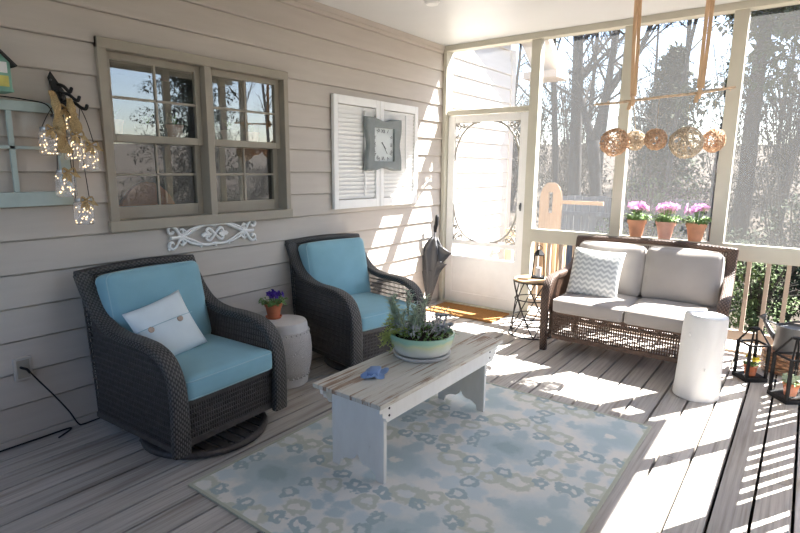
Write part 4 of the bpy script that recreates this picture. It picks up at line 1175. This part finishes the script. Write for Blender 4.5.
def vine_ball(label, x, z, r_, seed, dy=0):
    x -= dy*(3.253-x)/4.49; z += dy*.05
    t = thing('vine_ball', label, 'vine ball', (x, YS+dy, z), 0, 'woven vine balls hanging below the branch')
    qq = random.Random(seed); m = MB()
    for k in range(27):
        ax = Vector((qq.gauss(0, 1), qq.gauss(0, 1), qq.gauss(0, 1))).normalized(); a = ax.orthogonal().normalized(); b = ax.cross(a); rr_ = r_*qq.uniform(.86, 1.0); off = ax*qq.uniform(-.35, .35)*r_; r2 = math.sqrt(max(1e-5, rr_**2-off.length**2))
        m.tube([off+a*math.cos(u)*r2+b*math.sin(u)*r2 for u in [2*PI*j/18 for j in range(18)]], .0035, 4, closed=True)
    m.build('vine_weave', M['vine_grey' if seed in (2, 4) else 'vine'], t, smooth=True)
    zb = 2.0+.06*(x-1.8); m = MB(); m.tube([(0, 0, r_*.95), (0, -dy, zb-z-.008)], .0012, 4); m.build('string', M['burlap'], t)
VB = [(1.978, 1.703, .112, 'large woven vine ball, leftmost of the five under the branch'), (2.130, 1.714, .080, 'greyish woven vine ball, second from the left under the branch'),
      (2.278, 1.718, .084, 'reddish woven vine ball, middle of the five under the branch'), (2.487, 1.688, .116, 'largest woven vine ball, second from the right under the branch'), (2.660, 1.700, .086, 'small woven vine ball, rightmost of the five under the branch')]
for i, (x, z, r_, lab) in enumerate(VB): vine_ball(lab, x, z, r_, i+1, (0, .135, 0, 0, .125)[i])

# small round ceiling fixture
t = thing('ceiling_fixture', 'small white round fixture on the porch ceiling', 'ceiling light', (.76, -1.40, H))
MB().lathe([(.06, 0), (.06, -.012), (.045, -.03), (.01, -.034)], n=28).build('fixture_body', M['white'], t, smooth='auto')

# ------------------------------------------------------------------ outdoors
mb = MB(); N = 30; g = []
def gz(x, y):
    d_ = math.hypot(x-2, y+2); return -.85+max(0, d_-9)*.10+.12*math.sin(x*.7+1)*math.sin(y*.5)
for i in range(N+1):
    g.append([(-40+90*i/N, -30+85*j/N, gz(-40+90*i/N, -30+85*j/N)) for j in range(N+1)])
mb.grid(g); struct('ground', mb, M['ground'], smooth=True)

# outdoor stair railing, arch topped board, grey fence
t = thing('outdoor_railing', 'tan timber stair railing outside beyond the porch rail', 'railing', (.10, 1.45, -.3))
for (x) in (0.05, 1.75): MB().box((x-.045, -.045, -.6), (x+.045, .045, 1.02)).build('post', M['cedar'], t)
MB().box((.0, -.03, .92), (1.8, .03, .96)).build('top_rail', M['cedar'], t); MB().box((.0, -.02, .12), (1.8, .02, .16)).build('bottom_rail', M['cedar'], t)
for k in range(13): MB().box((.15+k*.125, -.017, .15), (.184+k*.125, .017, .93)).build('baluster', M['cedar'], t)
t = thing('timber_post', 'tan timber post standing outside the screen door at the house corner', 'post', (.16, 1.85, -.85)); MB().box((-.05, -.05, 0), (.05, .05, 3.0)).build('post_shaft', M['cedar'], t, bevel=.004); MB().box((-.07, -.07, 3.0), (.07, .07, 3.06)).build('post_cap', M['cedar'], t)
t = thing('arched_garden_board', 'tan arch topped wooden board with a slot standing outside beyond the rail', 'garden board', (.27, 2.5, -.85))
m = MB(); w = .165; outer = [(-w, 0), (-w, 1.9)]+[(-w*math.cos(a), 1.9+.27*math.sin(a)) for a in [PI*k/16 for k in range(1, 16)]]+[(w, 1.9), (w, 0)]
# board with a slot: left half, right half, bottom and arch
sl = .03; hs = 1.72; he = 2.02
m.prism([(-w, 0), (-sl, 0), (-sl, he)]+[(-sl, 2.17-.012)]+[(-w*math.cos(a), 1.9+.27*math.sin(a)) for a in [PI*k/16 for k in range(6, -1, -1)]], -.02, .02, 1)
m.prism([(sl, 0), (w, 0)]+[(w*math.cos(a), 1.9+.27*math.sin(a)) for a in [PI*k/16 for k in range(0, 7)]]+[(sl, 2.158)], -.02, .02, 1)
m.box((-sl, -.02, 0), (sl, .02, hs)); m.box((-sl, -.02, he), (sl, .02, 2.155)); m.build('board', M['cedar'], t)
MB().box((.165, -.03, 1.86), (.75, .01, 1.91)).build('cross_rail', M['cedar'], t)
t = thing('plank_fence', 'weathered grey plank fence outside behind the arch topped board', 'fence', (-.75, 5.6, -.9))
for k in range(17): MB().box((k*.15, -.01, 0), (k*.15+.14, .012, 1.88+.01*(k % 3))).build('plank', M['fence'], t)
m = MB(); m.box((0, -.05, 1.5), (2.5, -.01, 1.58)); m.box((0, -.05, .3), (2.5, -.01, .39)); m.build('fence_rails', M['fence'], t)

def branchy(m, tw, p, d, L, r, lev, q, kids=(5, 5, 4), gn=.12, spread=.75):
    n = 5 if lev < 2 else 3; P_ = [Vector(p)]; dd = Vector(d).normalized()
    for k in range(n):
        dd = (dd+Vector((q.gauss(0, gn), q.gauss(0, gn), q.gauss(0, gn)+.03*lev))).normalized(); P_.append(P_[-1]+dd*(L/n))
    rs_ = [r*(1-.62*k/n) for k in range(n+1)]
    (m if lev == 0 else tw).tube(P_, rs_, (9, 5, 3, 3)[min(lev, 3)], cap=False)
    if lev >= len(kids): return
    for k in range(kids[lev]):
        f = q.uniform(.35 if lev == 0 else .2, .98); i = min(n-1, int(f*n)); b = P_[i].lerp(P_[i+1], f*n-i)
        a = q.random()*2*PI; up_ = (P_[i+1]-P_[i]).normalized(); s1 = up_.orthogonal().normalized(); s2 = up_.cross(s1)
        nd = up_*q.uniform(.35, .9)+(s1*math.cos(a)+s2*math.sin(a))*spread
        branchy(m, tw, b, nd, L*(q.uniform(.34, .55) if lev else q.uniform(.13, .21)), max(.004, rs_[i]*.42), lev+1, q, kids, gn*1.4, spread)
def bare_tree(label, loc, h, r, seed, bark='bark', lean=(0, 0), kids=(8, 6, 5), group=None):
    q = random.Random(seed); t = thing('bare_tree', label, 'tree', loc, 0, group); a, b = MB(), MB()
    branchy(a, b, (0, 0, -.2), (lean[0], lean[1], 1), h, r, 0, q, kids, .035)
    a.build('trunk', M[bark], t, smooth=True); b.build('branches', M['twig'] if bark == 'bark' else M[bark], t)
    return t
def leaf_cloud(m, c, rad, n, s, q, flatz=1.0):
    for k in range(n):
        while True:
            v = Vector((q.uniform(-1, 1), q.uniform(-1, 1), q.uniform(-1, 1)))
            if v.length < 1: break
        v = v.normalized()*v.length**.5
        p = Vector(c)+Vector((v.x*rad, v.y*rad, v.z*rad*flatz)); d = Vector((q.gauss(0, 1), q.gauss(0, 1), q.gauss(0, .7)))
        m.leaf(p, d, s*q.uniform(.6, 1.4), s*.5, droop=.1)
def conifer(label, loc, h, rad, seed, mat='ever', n=46, z0=.12, lf=.22, per=17):
    q = random.Random(seed); t = thing('evergreen_tree', label, 'tree', loc); a = MB(); a.tube([(0, 0, -.3), (0, 0, h*.97)], [h*.018, .02], 8); a.build('trunk', M['bark_dark'], t, smooth=True)
    m = MB()
    for k in range(n):
        f = k/n; z = h*(z0+(1-z0)*f); L = rad*(1-f)**.8+.12; a_ = k*2.4+q.random()
        for j in range(7):
            u = (j+1)/7; leaf_cloud(m, (math.cos(a_)*L*u, math.sin(a_)*L*u, z-.18*L*u), .12+.26*L*(.4+.6*u), per, lf, q, .5)
    m.build('foliage', M[mat], t); return t
def pine(label, loc, h, r, seed, lean=(0, 0)):
    q = random.Random(seed); t = thing('pine_tree', label, 'tree', loc); a, b, m = MB(), MB(), MB()
    P_ = [Vector((lean[0]*h*f+.06*math.sin(f*9), lean[1]*h*f, h*f-.2)) for f in [k/10 for k in range(11)]]; a.tube(P_, [r*(1-.6*k/10) for k in range(11)], 10); a.build('trunk', M['bark_dark'], t, smooth=True)
    for k in range(26):
        f = q.uniform(.42, 1); i = min(9, int(f*10)); p = P_[i].lerp(P_[i+1], f*10-i); a_ = q.random()*6.28; L = q.uniform(.9, 1.7)*(1.35-f)
        e = p+Vector((math.cos(a_)*L, math.sin(a_)*L, L*q.uniform(-.1, .3))); mid = (p+e)/2+Vector((0, 0, .1*L)); b.tube([p, mid, e], [.04, .025, .01], 5, cap=False)
        for j in range(8):
            u = q.uniform(.35, 1); c = p.lerp(e, u)+Vector((q.gauss(0, .22), q.gauss(0, .22), q.gauss(0, .14))); leaf_cloud(m, c, .32, 16, .22, q, .7)
    b.build('branches', M['bark_dark'], t); m.build('needles', M['pine'], t); return t
def shrub(label, loc, rad, h, seed, mat, n=1500, lf=.10, group=None):
    q = random.Random(seed); t = thing('shrub', label, 'shrub', loc, 0, group); b, m = MB(), MB()
    for k in range(26):
        a = q.random()*6.28; u = rad*q.uniform(.1, .9); P_ = [Vector((0, 0, -.1)), Vector((math.cos(a)*u*.4, math.sin(a)*u*.4, h*.5)), Vector((math.cos(a)*u, math.sin(a)*u, h*q.uniform(.6, 1.05)))]; b.tube(cr(P_, 3), .012, 4, cap=False)
        for j in range(5):
            c = P_[1].lerp(P_[2], q.random()*1.0); d_ = Vector((q.gauss(0, 1), q.gauss(0, 1), abs(q.gauss(0, .8)))).normalized()*rad*.4; b.tube([c, c+d_], [.006, .003], 3, cap=False)
    for k in range(24):
        a = q.random()*6.28; u = rad*math.sqrt(q.random())*.8; leaf_cloud(m, (math.cos(a)*u, math.sin(a)*u, h*q.uniform(.2, .85)), rad*.38, n//24, lf, q, .9)
    b.build('stems', M['twig'], t); m.build('leaves', M[mat], t); return t
def at(x, y): return (x, y, gz(x, y))
# near trees seen through the screens
bare_tree('stout straight grey trunk outside the left screen panel, beside the forked tree', at(-1.0, 7.2), 9, .175, 21, lean=(-.06, 0))
q = random.Random(22); t = thing('bare_tree', 'forked grey tree outside the left screen panel', 'tree', at(-.28, 6.6)); a, b = MB(), MB(); z_ = gz(-.28, 6.6); q0 = 2.1-z_
a.tube(cr([(0, 0, -.2), (-.06, 0, q0*.5), (-.22, 0, q0)], 5), [.15]*4+[.125]*7, 10)
for pts in ([(-.22, 0, q0-.1), (-.42, .05, q0+.5), (-.60, .1, q0+1.0), (-.66, .1, q0+2.2), (-.8, .2, q0+4)], [(-.22, 0, q0-.1), (-.05, -.05, q0+.7), (.06, -.05, q0+1.7), (.08, 0, q0+2.8), (.25, 0, q0+4.4)], [(-.02, 0, q0+.9), (.25, .05, q0+1.35), (.55, .1, q0+1.75), (.8, .1, q0+2.6)]):
    P_ = cr(pts, 5); a.tube(P_, [.095*(1-.7*i/len(P_)) for i in range(len(P_))], 8)
    for k in range(7): branchy(a, b, P_[4+k*(len(P_)-6)//8], (q.gauss(0, 1), q.gauss(0, .6), .7), q.uniform(.9, 1.7), .028, 1, q, (8, 6, 5), .1)
a.build('trunk', M['bark'], t, smooth=True); b.build('branches', M['twig'], t)
bare_tree('slim grey leaning trunk outside the left screen panel nearest the door', at(-.90, 6.0), 7.5, .085, 23, lean=(-.11, 0))
bare_tree('thin tall trunk outside the middle screen panel in front of the cedar', at(.85, 8.0), 8.5, .06, 24, lean=(-.06, 0))
bare_tree('slender sapling outside the middle screen panel below the right strap', at(1.75, 7.0), 6.5, .04, 25, lean=(.05, 0))
bare_tree('thin dark tree outside the right screen panel at the edge of view', at(2.86, 6.0), 7, .06, 26, 'bark_dark', (.02, 0))
conifer('dark evergreen standing right of the porch, seen mirrored in the house window panes', at(9.4, 3.0), 8.0, 1.5, 34, n=60, lf=.10, per=46)
conifer('dull green cedar tree outside behind the middle screen panel', at(-.05, 11.5), 5.2, 1.0, 31)
pine('tall brown trunked pine outside the right screen panel', at(2.12, 7.2), 8.8, .17, 32, (.04, 0))
pine('tall pine with high needles farther back in the right screen panel', at(3.7, 10.5), 10, .15, 33, (-.02, 0))
shrub('dark evergreen shrub outside the right screen panel low at the edge of view', at(3.15, 3.9), .75, 2.35, 41, 'ever', 4200, .08)
shrub('light green leafy shrub outside just beyond the right railing', at(2.93, 2.3), .38, 1.62, 42, 'bush', 2200, .06)
shrub('green shrub outside behind the white log and lanterns', at(2.35, 3.1), .5, 1.35, 43, 'bush', 2000, .07)
shrub('olive shrub outside behind the loveseat and middle flowerpot', at(1.0, 5.0), .75, 2.3, 44, 'bush', 3000, .08)
# undergrowth and woods all round, copied from a few prototypes
q = random.Random(77)
sp = [shrub('dry brown undergrowth shrub among the woods beyond the screens', at(-1.9, 9.4), 1.3, 2.6, 50, 'brush', 2400, .11, 'undergrowth shrubs in the woods')]
sp.append(shrub('dry brown undergrowth shrub among the woods beyond the screens', at(1.7, 10.2), 1.4, 2.4, 51, 'brush', 2400, .11, 'undergrowth shrubs in the woods'))
taken = [(-1.0, 7.2), (-.35, 6.6), (-.05, 11.5), (2.12, 7.2), (3.7, 10.5), (-1.9, 9.4), (1.7, 10.2), (-2.6, 14), (4.8, 15), (.8, 16), (9.4, 3.0)]
def free_spot(b0, b1, d0, d1, gap):
    for k in range(400):
        b = R(q.uniform(b0, b1)); d_ = q.uniform(d0, d1); x, y = 2+d_*math.sin(b), -2+d_*math.cos(b)
        if all((x-u)**2+(y-v)**2 > gap*gap for u, v in taken): taken.append((x, y)); return x, y
    return None
for i in range(44):
    xy = free_spot(-30, 42, 10.5, 25, 2.55) if i < 34 else free_spot(42, 95, 12, 22, 2.8)
    if not xy: continue
    c = dup(sp[i % 2]); c.location = at(*xy); c.rotation_euler = (0, 0, q.random()*6.28); s_ = q.uniform(.75, 1.0); c.scale = (s_, s_, s_*(1.1+.06*math.hypot(xy[0]-2, xy[1]+2)) if i < 34 else s_*.6)
protos = [bare_tree('bare grey tree of the distant woods beyond the screens', at(-2.6, 14), 12, .14, 60, group='bare trees of the distant woods'),
          bare_tree('bare grey tree of the distant woods beyond the screens', at(4.8, 15), 11, .11, 61, group='bare trees of the distant woods', kids=(9, 6, 5)),
          bare_tree('bare grey tree of the distant woods beyond the screens', at(.8, 16), 13, .17, 62, group='bare trees of the distant woods')]
for i in range(38):
    xy = free_spot(-32, 112, 13, 34, 3.5)
    if not xy: continue
    c = dup(protos[i % 3]); c.location = at(*xy); c.rotation_euler = (0, 0, q.random()*6.28); s_ = q.uniform(.8, 1.2); c.scale = (s_, s_, s_)

# ------------------------------------------------------------------ light, sky, camera
w = bpy.data.worlds.new('sky'); sc.world = w; w.use_nodes = True; nt = w.node_tree; nt.nodes.clear()
out_ = nt.nodes.new('ShaderNodeOutputWorld'); bg = nt.nodes.new('ShaderNodeBackground'); sk = nt.nodes.new('ShaderNodeTexSky')
sunv = Vector((.40, .67, 1)).normalized()
sk.sky_type = 'NISHITA'; sk.sun_disc = False; sk.sun_elevation = math.asin(sunv.z); sk.sun_rotation = math.atan2(sunv.x, sunv.y); sk.dust_density = 1.2; sk.air_density = 1.0
tn = nt.nodes.new('ShaderNodeMix'); tn.data_type = 'RGBA'; tn.blend_type = 'MULTIPLY'; tn.inputs[0].default_value = 1; tn.inputs[7].default_value = (.97, .99, 1.03, 1)
nt.links.new(sk.outputs[0], tn.inputs[6]); nt.links.new(tn.outputs[2], bg.inputs[0]); bg.inputs[1].default_value = .30; nt.links.new(bg.outputs[0], out_.inputs[0])
sl_ = bpy.data.lights.new('sun', 'SUN'); sl_.energy = 27; sl_.angle = R(.53); sl_.color = (1, .968, .925)
so = bpy.data.objects.new('sun', sl_); COL.objects.link(so); so.rotation_euler = sunv.to_track_quat('Z', 'Y').to_euler()

cam = bpy.data.cameras.new('camera'); co_ = bpy.data.objects.new('camera', cam); COL.objects.link(co_); sc.camera = co_
cam.sensor_width = 36; cam.lens = 538.1*36/800; cam.clip_start = .05; cam.clip_end = 300
yaw, pitch_, roll = -.645521, .179271, .008748
fwd = Vector((math.sin(yaw)*math.cos(pitch_), math.cos(yaw)*math.cos(pitch_), -math.sin(pitch_))); right = Vector((math.cos(yaw), -math.sin(yaw), 0)); up = right.cross(fwd)
r2 = right*math.cos(roll)+up*math.sin(roll); u2 = -right*math.sin(roll)+up*math.cos(roll)
co_.matrix_world = Matrix(((r2.x, u2.x, -fwd.x, 3.253), (r2.y, u2.y, -fwd.y, -5.090), (r2.z, u2.z, -fwd.z, 1.481), (0, 0, 0, 1)))

sc.view_settings.view_transform = 'Standard'; sc.view_settings.look = 'None'; sc.view_settings.gamma = 1; sc.view_settings.use_curve_mapping = False
sc.view_settings.exposure = 1.0
sc.cycles.max_bounces = 8; sc.cycles.diffuse_bounces = 5; sc.cycles.transparent_max_bounces = 24; sc.cycles.use_denoising = True
sc.cycles.sample_clamp_indirect = 8; sc.cycles.caustics_reflective = False; sc.cycles.caustics_refractive = False
